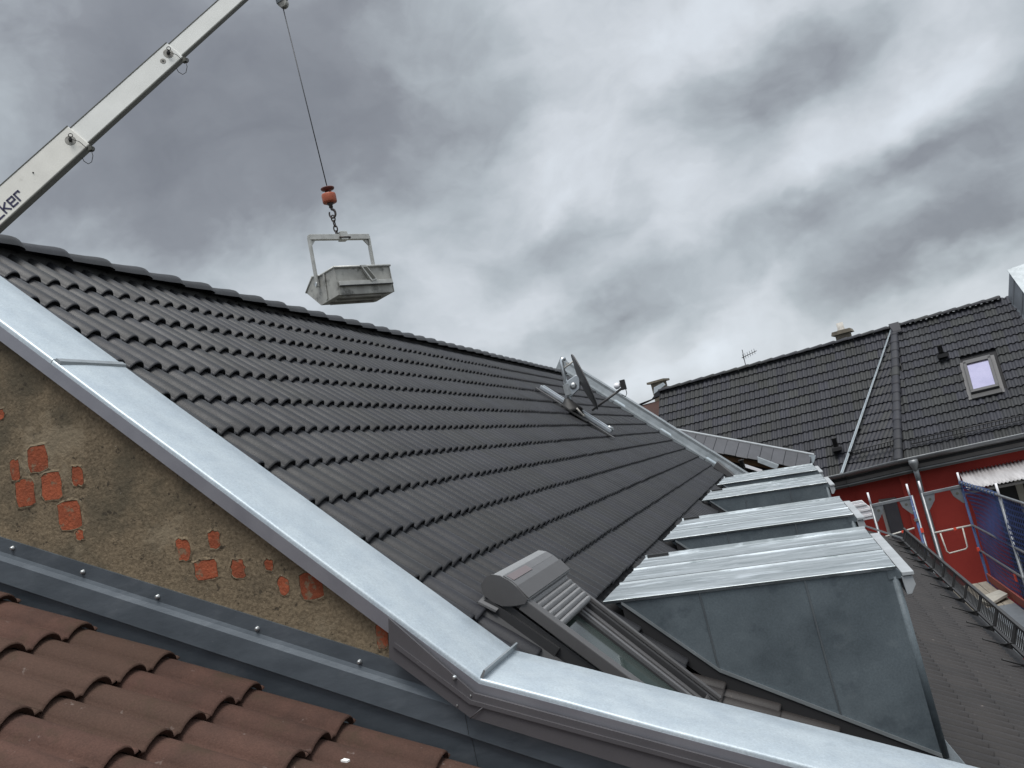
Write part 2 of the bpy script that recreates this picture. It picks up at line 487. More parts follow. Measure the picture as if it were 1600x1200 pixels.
def frame(o, x, y, z):
    return Matrix(((x[0], y[0], z[0], o[0]), (x[1], y[1], z[1], o[1]), (x[2], y[2], z[2], o[2]), (0, 0, 0, 1)))

def field(org, ax, dn, noses, ts, skip, out, jit=0.0022):
    """collect tile matrices: noses = distances down slope, ts = offsets along ax"""
    ax, dn = unit(ax), unit(dn)
    nz = unit(np.cross(ax, dn))
    if nz[2] < 0:
        nz = -nz
    ax2 = unit(np.cross(dn, nz))
    for s in noses:
        for t in ts:
            p = np.array(org) + ax * t + dn * s
            if skip and skip(p, s, t):
                continue
            p = p + nz * random.uniform(-jit, jit) + dn * random.uniform(-jit, jit) * 2
            q = unit(dn + ax * random.uniform(-jit, jit) * 2.0)
            out.append(frame(p, ax2, q, nz))

def in_view(p, margin=1.05):
    x, y, z = np.dot(CR, p), np.dot(CD, p), np.dot(CF, p)
    return z > 0.3 and abs(x / z) * 1484.7 < 800 * margin + 40 and abs(y / z) * 1484.7 < 600 * margin + 40

def place_tiles(mats, mesh, parent, limit, gauge, name='tile', rest='tiles', clip=None, hidden=None):
    """nearest tiles in view become parts; the rest one joined part"""
    def weight(m):
        p = np.array(m.translation) - gauge / 2 * np.array(m.col[1][:3])
        d = np.linalg.norm(p)
        w = abs(np.dot(p / d, np.array(m.col[2][:3]))) / d ** 2
        if not in_view(p) or (hidden and hidden(p)):
            w *= 1e-4
        return w
    mats = sorted(mats, key=weight, reverse=True)
    single = [m for m in mats[:limit] if weight(m) > 1e-6 * 10]
    for m in single:
        o = bpy.data.objects.new(name, mesh)
        link(o, parent)
        o.matrix_basis = m
    others = mats[len(single):]
    if not others:
        return
    vs = np.array([v.co[:] for v in mesh.vertices])
    fs = [tuple(p.vertices) for p in mesh.polygons]
    sm = [p.use_smooth for p in mesh.polygons]
    V, F, S = [], [], []
    for i, m in enumerate(others):
        a = np.array(m)
        V.append(vs @ a[:3, :3].T + a[:3, 3])
        k = i * len(vs)
        F += [tuple(k + j for j in f) for f in fs]
        S += sm
    me = bpy.data.meshes.new(rest)
    me.from_pydata(np.concatenate(V).tolist(), [], F)
    me.polygons.foreach_set('use_smooth', S)
    me.materials.append(mesh.materials[0])
    me.update()
    link(bpy.data.objects.new(rest, me), parent, kind='stuff')

# main roof: tops of the tile noses lie on a plane; downslope is +X
TH = 0.80852
P0 = V3(-3.6065, 4.1655, 1.7427)
G = 0.31102
DN = V3(math.cos(TH), 0, -math.sin(TH))
NR = V3(math.sin(TH), 0, math.cos(TH))
def W(c, y, h=0.0):
    """point on the main roof: course number, y, height above the tile noses"""
    p = P0 + DN * ((c - 1) * G) + NR * h
    return V3(p[0], y, p[2])
YF = 19.68                       # far parapet
KX, KZ = -0.667, -1.3366         # line where the roof changes pitch
TH2 = rad(31.82)
DN2 = V3(math.cos(TH2), 0, -math.sin(TH2))
NR2 = V3(math.sin(TH2), 0, math.cos(TH2))
def WL(x, y, h=0.0):
    return V3(x, y, KZ - (x - KX) * math.tan(TH2)) + NR2 * h
DORM = [(5.55, 7.36), (8.57, 10.28), (13.0, 14.64), (16.3, 18.34)]
DX0, DX1 = -1.22, 0.363
def dz_top(x):
    return -0.772 - (x + 1.203) * 0.078

house = thing('town_house', 'long dark-tiled roof with zinc dormers filling the middle of the view', 'house', (-3.9, 11.5, GZ))
# body
MB().prism([(-3.94, 3.80, 1.85), (-0.80, 3.80, -1.45), (1.55, 3.80, -2.95), (1.35, 3.80, -3.1), (1.35, 3.80, GZ), (-9.2, 3.80, GZ), (-9.2, 3.80, -3.7)],
           (0, 15.9, 0)).build('house_wall', 'render_wall', house)
roof = MB()
for a, b in (((-3.94, 1.98), (KX, KZ - 0.10)), ((KX, KZ - 0.10), (1.72, KZ - 0.10 - (1.72 - KX) * math.tan(TH2))), ((-3.94, 1.98), (-9.4, -3.6))):
    roof.prism([(a[0], 3.8, a[1]), (b[0], 3.8, b[1]), (b[0], 3.8, b[1] - 0.06), (a[0], 3.8, a[1] - 0.06)], (0, YF - 3.8, 0))
roof = roof.build('roof', 'under_black', house)
tm = tile_mesh('tile', 'tile_dark', 0.15, G, 0.046, 0.020, 0.030, roll=0.35)
tl = tile_mesh('tile', 'tile_lower', 0.15, 0.316, 0.042, 0.026, 0.034, per=[-.5, -.35, -.30, -.16, 0, .16, .30, .35], roll=0.35)
def in_dormer(x, y, pad=0.0):
    return DX0 - 0.02 < x < DX1 - 0.05 and any(a + 0.16 + pad < y < b - 0.16 - pad for a, b in DORM)
ts = [-0.225 + 0.3 * j for j in range(53)]
up = []
def skip_up(p, s, t):
    k = s / G + 1
    if k > 11.5 and 4.0 < p[1] < 5.0:
        return True
    return k > 12.9 and in_dormer(p[0] - 0.1, p[1])
field(P0, (0, 1, 0), DN, [(k - 1) * G for k in range(1, 15)], ts, skip_up, up)
place_tiles(up, tm, roof, 262, G)
# single-roll cut tiles beside the roof window
ct = tile_mesh('tile', 'tile_dark', 0.15, G, 0.046, 0.020, 0.030, roll=0.35)
bmm = bmesh.new()
bmm.from_mesh(ct)
bmesh.ops.bisect_plane(bmm, geom=bmm.verts[:] + bmm.edges[:] + bmm.faces[:], plane_co=(0.012, 0, 0), plane_no=(1, 0, 0), clear_inner=True)
bmm.to_mesh(ct)
bmm.free()
cl_ = []
field(P0, (0, 1, 0), DN, [(k - 1) * G for k in range(12, 15)], [0.075], None, cl_)
place_tiles(cl_, ct, roof, 8, G)
lo = []
def skip_lo(p, s, t):
    return in_dormer(p[0] - 0.15, p[1], 0.02)
field((KX, P0[1], KZ + 0.012), (0, 1, 0), DN2, [0.03 + 0.316 * k for k in range(0, 9)], ts, skip_lo, lo)
place_tiles(lo, tl, roof, 30, 0.316, rest='lower_tiles', hidden=lambda p: p[0] < 0.45 and p[1] > 5.5 or p[1] < 5.0)
# back slope, plain courses out of sight
bk = []
field((-4.28, P0[1], 1.75), (0, 1, 0), (-DN[0], 0, DN[2]), [G * k for k in range(0, 6)], ts, None, bk)
place_tiles(bk, tl, roof, 0, G, rest='back_tiles')

# ridge tiles: tapering caps, rounded nose at the far end
def cap_mesh(name, material, length, r0, r1, drop, segs=10):
    sec = [(-1.0, -1.0), (-0.95, -0.66), (-0.80, -0.30), (-0.52, -0.08), (0, 0), (0.52, -0.08), (0.80, -0.30), (0.95, -0.66), (1.0, -1.0)]
    rows = []
    for t, k_, dz in ((0, r0 / r1, -0.024), (length * 0.5, (1 + r0 / r1) / 2, -0.011), (length * 0.82, 1.0, 0), (length * 0.90, 0.99, -0.003), (length * 0.96, 0.965, -0.011), (length, 0.92, -0.026)):
        rows.append([(x * r1 * k_, t, z * drop + dz * (1 + 0.6 * z)) for x, z in sec])
    mb = MB().grid(rows)
    mb.poly(rows[-1])
    return mb.mesh(name, material)
cm = cap_mesh('ridge_tile', 'tile_dark', 0.41, 0.118, 0.140, 0.092)
y = 4.862 - 0.386 * 4
k = 0
while y < YF - 0.25:
    o = link(bpy.data.objects.new('ridge_tile', cm), roof)
    o.location = (-3.94 + random.uniform(-.003, .003), y - 0.386 + 0.0, 2.088 + random.uniform(-.002, .002))
    y += 0.386
MB().box((-4.00, 3.8, 1.90), (0.12, 0, 0), (0, YF - 3.8, 0), (0, 0, 0.10)).build('ridge_batten', 'black', roof)

# ------------------------------------------------------------------ near gable: wall, coping, flashing
Yo, Yi, Yw = 3.365, 3.825, 3.40
BX, BZ = -1.257, -0.652                     # bend of the coping
SL2 = 0.450
D1 = unit((DN[0], 0, DN[2]))
D2 = unit((1, 0, -SL2))
N1 = V3(-D1[2], 0, D1[0])
N2 = V3(-D2[2], 0, D2[0])
NBm = unit(N1 + N2)
NBm = NBm / (NBm @ N1)
Bp = V3(BX, 0, BZ)
apex = Bp - D1 * (( BX + 3.94) / D1[0])
endp = Bp + D2 * 2.6
leftp = apex + V3(-D1[0], 0, D1[2]) * 4.6
def cop_st(p, nrm, prof):
    return [(p[0] + nrm[0] * h, yy, p[2] + nrm[2] * h) for yy, h in prof]
cprof = [(Yo + 0.012, -0.074), (Yo, -0.072), (Yo - 0.001, -0.010), (Yo + 0.002, -0.003), (Yo + 0.009, 0.0), (Yo + 0.16, 0.003), (Yo + 0.32, 0.002), (Yi - 0.008, 0.0), (Yi - 0.001, -0.004), (Yi, -0.012), (Yi, -0.07)]
gw = MB().prism([(apex[0], Yw, apex[2] - 0.03)] + [(p[0], Yw, p[2] - 0.03) for p in (Bp, endp)] + [(endp[0], Yw, GZ), (leftp[0], Yw, GZ), (leftp[0], Yw, leftp[2] - 0.03)],
                (0, 0.39, 0)).build('gable_wall', 'plaster', house)
coping = MB().prism([(apex[0], Yw + .03, apex[2] - 0.012), (Bp[0], Yw + .03, Bp[2] - 0.012), (endp[0], Yw + .03, endp[2] - 0.012), (endp[0], Yw + .03, endp[2] - 0.029),
                     (Bp[0], Yw + .03, Bp[2] - 0.029), (apex[0], Yw + .03, apex[2] - 0.029)], (0, 0.36, 0)).build('coping', 'timber', house)
S1 = V3(-2.818, 0, 0)
S1[2] = apex[2] + (S1[0] - apex[0]) * D1[2] / D1[0]
def sheet(a, na, b, nb, seg=6, lift=0.0):
    rows = []
    for i in range(seg + 1):
        t = i / seg
        p, nrm = a * (1 - t) + b * t, na * (1 - t) + nb * t
        if i not in (0, seg):
            nrm = (N1 if np.linalg.norm(na - N1) < np.linalg.norm(na - N2) and np.linalg.norm(nb - N2) > 1e-3 else N2)
        w = lift + (random.uniform(-0.0025, 0.0025) if 0 < i < seg else 0)
        rows.append([(q[0], q[1], q[2] + (w if 0.0 <= hh + 0.02 else 0)) for q, (yy, hh) in zip(cop_st(p, nrm, cprof), cprof)])
    mb = MB().grid(rows)
    return mb
mz = sheet(apex - 0 * D1, N1, S1, N1, lift=0.004).build('coping_sheet', 'zinc_bright', coping)
sheet(S1 - D1 * 0.0, N1, Bp, NBm).build('coping_sheet', 'zinc_bright', coping)
sheet(Bp, NBm, endp, N2, 8).build('coping_sheet', 'zinc_bright', coping)
rows = [cop_st(apex, V3(0, 0, 1), cprof), cop_st(leftp, V3(-N1[0], 0, N1[2]), cprof)]
MB().grid(rows).build('coping_sheet', 'zinc_bright', coping)
# drip face of the coping, its dark reflection painted as darker zinc
for a, b, na, nb in ((apex, Bp, N1, NBm), (Bp, endp, NBm, N2)):
    q = [cop_st(p, nrm, [(Yo - 0.004, -0.020), (Yo - 0.004, -0.073)]) for p, nrm in ((a, na), (b, nb))]
    MB().prism([q[0][0], q[1][0], q[1][1], q[0][1]], (0, 0.003, 0)).build('drip_edge', 'zinc_drip_shaded', coping)
# seams
def seam(p, nrm, dirv, h, w, lean=0.0):
    a = p + nrm * 0.001
    mb = MB()
    pts = [a - dirv * w, a + dirv * w, a + dirv * (w * 0.6) + nrm * h, a - dirv * (w * 0.6) + nrm * h]
    pts = [V3(q[0], Yo + 0.004, q[2]) for q in pts]
    return mb.prism(pts, (lean, Yi - Yo - 0.006, -lean * 0.9))
seam(S1 + D1 * 0.02, N1, D1, 0.012, 0.020, -0.02).build('standing_seam', 'zinc_old', coping)
seam(Bp, NBm, unit(D1 + D2), 0.030, 0.006).build('standing_seam', 'zinc_old', coping)
# apron sheet below the lower coping
K = 0.984
ap = [(-1.577 * K, -0.372 * K), (-1.609 * K, -0.518 * K), (-1.342 * K, -0.79 * K), (endp[0], -0.79 * K - (endp[0] + 1.342 * K) * 0.485)]
top = [(p[0] + n_[0] * -0.05, p[2] + n_[2] * -0.05) for p, n_ in ((endp, N2), (Bp, NBm))]
MB().prism([(x, 3.336, z) for x, z in ap[:3] + ap[3:] + top], (0, 0.012, 0)).build('apron_sheet', 'apron_brown', coping)
q = [cop_st(p, nrm, [(3.328, -0.075), (3.328, -0.090)]) for p, nrm in ((Bp - D1 * .34, N1), (Bp, NBm), (endp, N2))]
for i in range(2):
    MB().prism([q[i][0], q[i + 1][0], q[i + 1][1], q[i][1]], (0, 0.010, 0)).build('apron_fold', 'apron_brown', coping)
MB().tube([(BX + .005, 3.330, BZ - .09), (-1.342 * K, 3.330, -0.79 * K)], 0.0022, 6).build('apron_seam', 'apron_brown', coping)
# flashing above the brown roof
flash_sl = 0.5065
FD = unit((1, 0, -flash_sl))
FN = V3(flash_sl, 0, 1)
fprof = [(3.402, 0.0), (3.390, 0.0), (3.386, -0.064), (3.380, -0.080), (3.370, -0.100), (3.360, -0.196), (3.382, -0.198), (3.378, -0.30), (3.370, -0.50), (3.30, -0.54), (3.05, -0.55)]
def fl_top(x):
    return 0.315 - (x + 3.285) * 0.4995
rows = [[(x, yy, fl_top(x) + h) for yy, h in fprof] for x in (-5.2, -4.2, -3.4, -2.6, -1.9, -1.352)]
fl = MB().grid(rows, smooth=False).build('wall_flashing', 'flash_grey', house)
rows = [[(x, yy + 0.003, fl_top(x) + h - 0.003) for yy, h in fprof] for x in (-1.352, -0.6, 0.3, 1.2)]
MB().grid(rows, smooth=False).build('flashing_sheet', 'flash_grey', fl)
for x, z in ((-3.218, .25), (-2.888, .078), (-2.554, -.094), (-2.134, -.306), (-1.731, -.511)):
    MB().lathe((x, 3.388, z), (0, -1, 0), [(0.011, 0), (0.011, 0.003), (0.0075, 0.006), (0.007, 0.013), (0.004, 0.014)], 10).build('screw', 'steel', fl)
MB().lathe((-1.345, 3.336, -0.625), (0, -1, 0), [(0.009, 0), (0.009, 0.003), (0.006, 0.006), (0.005, 0.012)], 10).build('screw', 'steel', coping)
MB().lathe((-1.30, 3.336, -0.70), (0, -1, 0), [(0.004, 0), (0.003, 0.004)], 8).build('screw', 'steel', coping)
MB().lathe((-1.36, 3.336, -0.725), (0, -1, 0), [(0.004, 0), (0.003, 0.004)], 8).build('screw', 'steel', coping)
# bricks where the plaster has come off
for x, z, w, h in ((-3.17, .831, .05, .045), (-3.019, .597, .105, .11), (-2.974, .465, .105, .115), (-3.113, .469, .10, .115), (-3.143, .578, .055, .09), (-2.837, .478, .065, .085),
                   (-2.912, .325, .116, .12), (-2.88, .233, .04, .045), (-2.398, .069, .075, .095), (-2.317, -.033, .105, .077), (-2.252, .077, .06, .07), (-2.173, -.06, .07, .075),
                   (-2.035, -.073, .04, .045), (-1.99, -.167, .05, .08), (-1.869, -.189, .099, .104), (-1.622, -.432, .05, .11)):
    pts = []
    big = w > 0.09
    for i in range(16):
        a = 2 * math.pi * i / 16 + 0.1
        ca, sa = math.cos(a), math.sin(a)
        p = 9.0 if big else 4.0
        r = (abs(ca) ** p + abs(sa) ** p) ** (-1 / p)
        r *= random.uniform(0.95, 1.03) if big else random.uniform(0.74, 1.06)
        u, v = ca * r * w / 2, sa * r * h / 2
        pts.append((x + u * 0.97 + v * 0.10, Yw - random.uniform(0.001, 0.003), z + v - u * 0.10))
    MB().prism(pts, (0, 0.02, 0)).build('brick', 'brick_orange', gw)
    ring = [[], [], []]
    for q in pts:
        jr = random.uniform(0.0, 0.008)
        dx, dz_ = q[0] - x, q[2] - z
        rl = math.hypot(dx, dz_) + 1e-6
        for k_, (off, dy) in enumerate(((0.000, 0.0005), (0.002 + jr * 0.3, -random.uniform(0.001, 0.005)), (0.010 + jr * 1.6, 0.001))):
            ring[k_].append((q[0] + dx / rl * off, Yw + (dy if k_ != 1 else dy), q[2] + dz_ / rl * off))
    MB().grid([r + [r[0]] for r in ring], smooth=False).build('plaster_edge', 'plaster', gw)

# ------------------------------------------------------------------ far parapet of the main roof
fp = MB()
pA, pB = W(-0.6, YF), W(14.4, YF)
fp.prism([(pA[0], YF + 0.06, pA[2] + 0.24), (pB[0], YF + 0.06, pB[2] + 0.24), (pB[0], YF + 0.06, -4), (-4.6, YF + 0.06, -4), (-9.0, YF + 0.06, -4), (-9.0, YF + .06, -3.0)], (0, 0.34, 0))
fp = fp.build('far_parapet', 'render_wall', house)
for c0, c1 in ((-0.75, 3.3), (3.3, 6.9), (6.9, 10.4), (10.4, 14.4)):
    pr = [(YF - 0.06, -0.06), (YF - 0.06, 0.022), (YF - 0.03, 0.030), (YF + 0.02, 0.055), (YF + 0.035, 0.15), (YF + 0.03, 0.20), (YF + 0.42, 0.21), (YF + 0.42, 0.12)]
    lift = 0.004 if c0 in (3.3, 10.4) else 0.0
    rows = [[W(c, yy, h + lift) for yy, h in pr] for c in (c0, c1 + 0.05)]
    MB().grid(rows, smooth=False).build('coping_sheet', 'zinc_old', fp)
for c in (3.3, 6.9, 10.4):
    MB().prism([W(c, YF - 0.035, 0.034), W(c + 0.9, YF - 0.035, 0.034), W(c + 0.8, YF + 0.012, 0.064), W(c + 0.1, YF + 0.012, 0.064)], NR * 0.006).build('solder_patch', 'zinc_bright', fp)
pk = W(-0.75, YF)
MB().prism([(pk[0] - 0.30, YF + 0.02, pk[2] - 0.12), (pk[0] + 0.02, YF + 0.02, pk[2] + 0.30), (pk[0] + 0.10, YF + 0.02, pk[2] + 0.10), (pk[0] - 0.02, YF + 0.02, pk[2] - 0.15)], (0, 0.4, 0)).build('coping_end', 'zinc_old', fp)
b = W(11.3, 19.2)
MB().prism([W(11.2, 19.18, -0.01), W(12.9, 19.18, -0.01), W(12.9, 19.18, 0.05), W(11.2, 19.18, 0.12)], (0, 0.5, 0)).build('flashing_kerb', 'window_grey', fp)
MB().prism([W(12.2, 19.40, 0.05), W(13.0, 19.40, 0.05), W(13.0, 19.40, 0.062), W(12.2, 19.40, 0.062)], (0, 0.12, 0)).build('vent_strip', 'zinc_bright', fp)
# light edge strip at the far end of the lower roof
MB().prism([WL(0.3, YF + 0.30, 0.02), WL(1.72, YF + 0.30, 0.02), WL(1.72, YF + 0.30, 0.05), WL(0.3, YF + 0.30, 0.05)], (0, 0.05, 0)).build('verge_strip', 'zinc_old', house)
MB().prism([WL(-0.6, YF, -0.03), WL(1.7, YF, -0.03), WL(1.7, YF, -0.1), WL(-0.6, YF, -0.1)], (0, 0.32, 0)).build('verge_board', 'tile_lower', house)
# eaves gutter
eav = WL(1.74, 0)
prof = [(eav[0] + 0.075 + 0.075 * math.cos(a), eav[2] - 0.09 + 0.075 * math.sin(a)) for a in [math.pi * (1 + i / 8) for i in range(9)]]
MB().grid([[(x, yy, z) for x, z in prof] for yy in (3.6, YF + 0.3)]).build('eaves_gutter', 'gutter', house)

# ------------------------------------------------------------------ dormers
def cheek_low(x):
    return (-1.273 - (x + 0.667) * 1.0475) if x < -0.667 else (-1.273 - (x + 0.667) * 0.6206)
for di, (ya, yb) in enumerate(DORM):
    xa, xb = DX0, DX1
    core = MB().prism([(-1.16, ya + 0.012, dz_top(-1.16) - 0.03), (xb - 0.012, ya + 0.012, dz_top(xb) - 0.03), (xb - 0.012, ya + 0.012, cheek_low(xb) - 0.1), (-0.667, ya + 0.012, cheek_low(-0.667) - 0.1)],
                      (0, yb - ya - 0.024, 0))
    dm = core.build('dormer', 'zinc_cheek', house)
    # standing-seam bays on the roof
    nb = 3
    bw = (yb - ya + 0.05) / nb
    for i in range(nb):
        y0, y1 = ya - 0.025 + i * bw, ya - 0.025 + (i + 1) * bw
        rows = []
        nx = 9
        for ix in range(nx + 1):
            x = xa + (xb + 0.03 - xa) * ix / nx
            z = dz_top(x)
            wv = [random.uniform(-0.004, 0.004) for _ in range(4)]
            row = [(x, y0 + 0.001, z + 0.011), (x, y0 + 0.010, z + 0.011), (x, y0 + 0.022, z)]
            row += [(x, y0 + bw * t, z + w_) for t, w_ in zip((0.25, 0.42, 0.6, 0.78), wv)]
            row += [(x, y1 - 0.022, z), (x, y1 - 0.008, z + 0.009), (x, y1 - 0.001, z + 0.009)]
            if i == 0:
                row = [(x, y0 + 0.012, z - 0.020), (x, y0 + 0.001, z - 0.002), (x, y0 + 0.003, z + 0.001)] + row[3:]
            if i == nb - 1:
                row = row[:-3] + [(x, y1 - 0.014, z), (x, y1 - 0.006, z + 0.020), (x, y1 + 0.01, z - 0.03)]
            rows.append(row)
        mb = MB().grid(rows)
        mb.f = [f[::-1] for f in mb.f]
        mb.build('roof_sheet', 'zinc_roof', dm).data.set_sharp_from_angle(angle=rad(24))
    # cheek panels, near and far side
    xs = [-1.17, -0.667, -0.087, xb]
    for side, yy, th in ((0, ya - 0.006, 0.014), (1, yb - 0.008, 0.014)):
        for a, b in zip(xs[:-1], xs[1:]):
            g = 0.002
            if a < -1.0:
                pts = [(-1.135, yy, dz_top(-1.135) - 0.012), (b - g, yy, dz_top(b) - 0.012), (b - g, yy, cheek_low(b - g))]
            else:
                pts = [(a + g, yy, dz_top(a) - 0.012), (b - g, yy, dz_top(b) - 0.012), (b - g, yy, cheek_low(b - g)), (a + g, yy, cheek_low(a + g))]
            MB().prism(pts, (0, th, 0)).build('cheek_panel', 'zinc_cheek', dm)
            if b < xb:
                sy = yy - 0.006 if side == 0 else yy + th
                bevel(MB().prism([(b - 0.005, sy, dz_top(b) - 0.014), (b + 0.005, sy, dz_top(b) - 0.014), (b + 0.005, sy, cheek_low(b)), (b - 0.005, sy, cheek_low(b))],
                           (0, 0.006, 0)).build('seam', 'zinc_seam_lit', dm), 0.002)
        sy = yy - 0.010 if side == 0 else yy + th + 0.002
        for a, b in ((-1.12, -0.667), (-0.667, xb)):
            MB().prism([(a, sy, cheek_low(a) + 0.010), (b, sy, cheek_low(b) + 0.010), (b, sy, cheek_low(b) - 0.012), (a, sy, cheek_low(a) - 0.012)], (0, 0.008, 0)).build('edge_trim', 'zinc_old', dm)
            MB().prism([(a, sy + .006, cheek_low(a) - 0.013), (b, sy + .006, cheek_low(b) - 0.013), (b, sy + .006, cheek_low(b) - 0.12), (a, sy + .006, cheek_low(a) - 0.12)], (0, 0.006, 0)).build('gap_shade', 'under_black', dm)  # black strip paints in the dark gap between cheek and tiles
    # front: corner roll, gutter, white board, window
    z1, z0 = dz_top(xb), cheek_low(xb)
    MB().tube([(xb + 0.012, ya + 0.012, z1 - 0.06), (xb + 0.012, ya + 0.012, z0 - 0.02)], 0.024, 10).build('corner_roll', 'zinc_cheek', dm)
    MB().prism([(xb + 0.0, ya + 0.03, z0 + 0.02), (xb + 0.02, ya + 0.02, z0 + 0.10), (xb + 0.11, ya + 0.02, z0 - 0.09), (xb + 0.0, ya + 0.03, z0 - 0.05)], (0, 0.02, 0)).build('corner_flashing', 'zinc_bright', dm)
    MB().prism([(xb - 0.02, ya - 0.01, z1 - 0.012), (xb + 0.03, ya - 0.01, z1 - 0.018), (xb + 0.055, ya - 0.01, z1 - 0.05), (xb + 0.05, ya - 0.01, z1 - 0.075), (xb - 0.02, ya - 0.01, z1 - 0.07)], (0, 0.05, 0)).build('corner_cap', 'zinc_cheek', dm)
    MB().prism([(xb, ya + 0.05, z1 - 0.03), (xb + 0.035, ya + 0.05, z1 - 0.035), (xb + 0.035, ya + 0.05, z1 - 0.06), (xb, ya + 0.05, z1 - 0.06)], (0, yb - ya - 0.06, 0)).build('gutter', 'window_grey', dm)
    bevel(MB().prism([(xb + 0.050, ya - 0.03, z1 - 0.040), (xb + 0.112, ya - 0.03, z1 - 0.046), (xb + 0.112, ya - 0.03, z1 - 0.066), (xb + 0.050, ya - 0.03, z1 - 0.062)],
               (0, yb - ya + 0.02, 0)).build('eaves_board', 'white_board', dm), 0.003)
    bevel(MB().prism([(xb + 0.045, ya - 0.02, z1 - 0.064), (xb + 0.100, ya - 0.02, z1 - 0.070), (xb + 0.106, ya - 0.02, z1 - 0.12), (xb + 0.075, ya - 0.02, z1 - 0.165), (xb + 0.050, ya - 0.02, z1 - 0.165)],
               (0, yb - ya, 0)).build('cornice', 'white_board', dm), 0.003)
    MB().prism([(xb + 0.002, ya + 0.18, z1 - 0.2), (xb + 0.002, yb - 0.18, z1 - 0.2), (xb + 0.002, yb - 0.18, z0 + 0.10), (xb + 0.002, ya + 0.18, z0 + 0.10)], (0.03, 0, 0)).build('window_frame', 'white_board', dm)
    MB().prism([(xb + 0.034, ya + 0.26, z1 - 0.28), (xb + 0.034, yb - 0.26, z1 - 0.28), (xb + 0.034, yb - 0.26, z0 + 0.18), (xb + 0.034, ya + 0.26, z0 + 0.18)], (0.004, 0, 0)).build('window_pane', 'glass_dark', dm)
    # dark clip at the far top edge
    MB().box((xa + 0.02, yb - 0.02, dz_top(xa) - 0.02), (0.16, 0, -0.012), (0, 0.05, 0), (0, 0, 0.04)).build('edge_clip', 'black', dm)

# ------------------------------------------------------------------ roof window with roller shutter
wy0, wy1 = 4.22, 5.065
W0 = W
def W(c, y, h=0.0):
    return W0(c, y, h - 0.034)
rw = MB().prism([W(10.3, wy0 - 0.10, -0.045), W(14.75, wy0 - 0.10, -0.045), W(14.75, wy0 - 0.10, -0.02), W(10.3, wy0 - 0.10, -0.02)], (0, wy1 - wy0 + 0.14, 0)).build('roof_window', 'window_dark', house)
capp = [(10.74, .105), (10.74, .140), (10.79, .172), (10.91, .190), (11.06, .196), (11.21, .192), (11.32, .184), (11.44, .176), (11.44, .150), (11.33, .118), (11.26, .100), (11.17, .080), (11.03, .070), (10.84, .072)]
def shade_smooth(o, ang=30):
    for p in o.data.polygons:
        p.use_smooth = True
    o.data.set_sharp_from_angle(angle=rad(ang))
    return o
cap3 = [W(c, wy0 - 0.03, h) for c, h in capp]
shade_smooth(MB().prism(cap3, (0, 0.012, 0)).build('shutter_box_end', 'window_grey', rw))
shade_smooth(MB().prism([W(c, wy1 + 0.018, h * 0.97) for c, h in capp], (0, 0.012, 0)).build('shutter_box_end', 'window_grey', rw))
cap2 = [W(c + 0.01, wy0 - 0.016, h - 0.004) for c, h in capp]
shade_smooth(MB().prism(cap2, (0, wy1 - wy0 + 0.032, 0)).build('shutter_box', 'window_skylit', rw))
def plate(c0, c1, h0, h1, ya, yb, name, m, t=0.004):
    o = MB().prism([W(c0, ya, h0), W(c1, ya, h1), W(c1, yb, h1), W(c0, yb, h0)], NR * t).build(name, m, rw)
    return bevel(o, 0.0015)
plate(10.935, 11.075, .1885, .1925, wy0 + 0.0, wy1 - 0.0, 'solar_panel', 'window_mid')
plate(11.075, 11.20, .1925, .1885, wy0 + 0.0, wy1 - 0.0, 'solar_panel', 'window_mid')
plate(10.97, 11.10, .1935, .1970, wy0 + 0.02, wy0 + 0.36, 'sensor_panel', 'panel_rose', 0.002)
plate(11.20, 11.44, .190, .177, wy0 - 0.02, wy1 + 0.018, 'shutter_lip', 'window_grey', 0.006)
# slats
for i in range(6):
    c0 = 11.42 + i * 0.103
    seg = [(c0 + 0.103 * t, 0.150 - 0.004 * i + 0.014 * math.sin(math.pi * t) - 0.006) for t in (0, .12, .3, .5, .7, .88, 1.0)]
    low = [(c0 + 0.103 * 1.0, 0.128 - 0.004 * i), (c0, 0.128 - 0.004 * i)]
    shade_smooth(MB().prism([W(c, wy0 + 0.055, h) for c, h in seg + low], (0, wy1 - wy0 - 0.10, 0)).build('shutter_slat', 'shutter_slat', rw), 40)
# guide rails
def rail(ya, yb, c0, c1, h0, h1, drop, name, m):
    return bevel(MB().prism([W(c0, ya, h0), W(c1, ya, h1), W(c1, ya, h1 - drop), W(c0, ya, h0 - drop)], (0, yb - ya, 0)).build(name, m, rw), 0.004)
rail(wy0 - 0.024, wy0 + 0.045, 11.40, 14.68, 0.166, 0.142, 0.055, 'guide_rail', 'window_grey')
rail(wy1 - 0.022, wy1 + 0.012, 11.36, 14.68, 0.140, 0.085, 0.020, 'guide_rail', 'window_grey')
rail(wy1 - 0.046, wy1 - 0.010, 11.40, 14.68, 0.118, 0.064, 0.10, 'side_frame', 'window_dark')
rail(wy0 - 0.012, wy0 + 0.03, 11.05, 14.68, 0.10, 0.085, 0.12, 'side_frame', 'window_dark')
rail(wy1 - 0.10, wy1 - 0.055, 11.6, 14.60, 0.092, 0.036, 0.05, 'sash', 'window_grey')
rail(wy1 - 0.135, wy1 - 0.105, 11.6, 14.60, 0.082, 0.028, 0.05, 'sash', 'window_mid')
rail(wy1 - 0.17, wy1 - 0.14, 11.6, 14.60, 0.074, 0.020, 0.05, 'sash', 'window_dark')
rail(wy0 + 0.05, wy0 + 0.09, 11.6, 14.60, 0.080, 0.036, 0.06, 'sash', 'window_grey')
rail(wy0 + 0.05, wy1 - 0.05, 14.45, 14.70, 0.07, 0.03, 0.06, 'sash', 'window_grey')
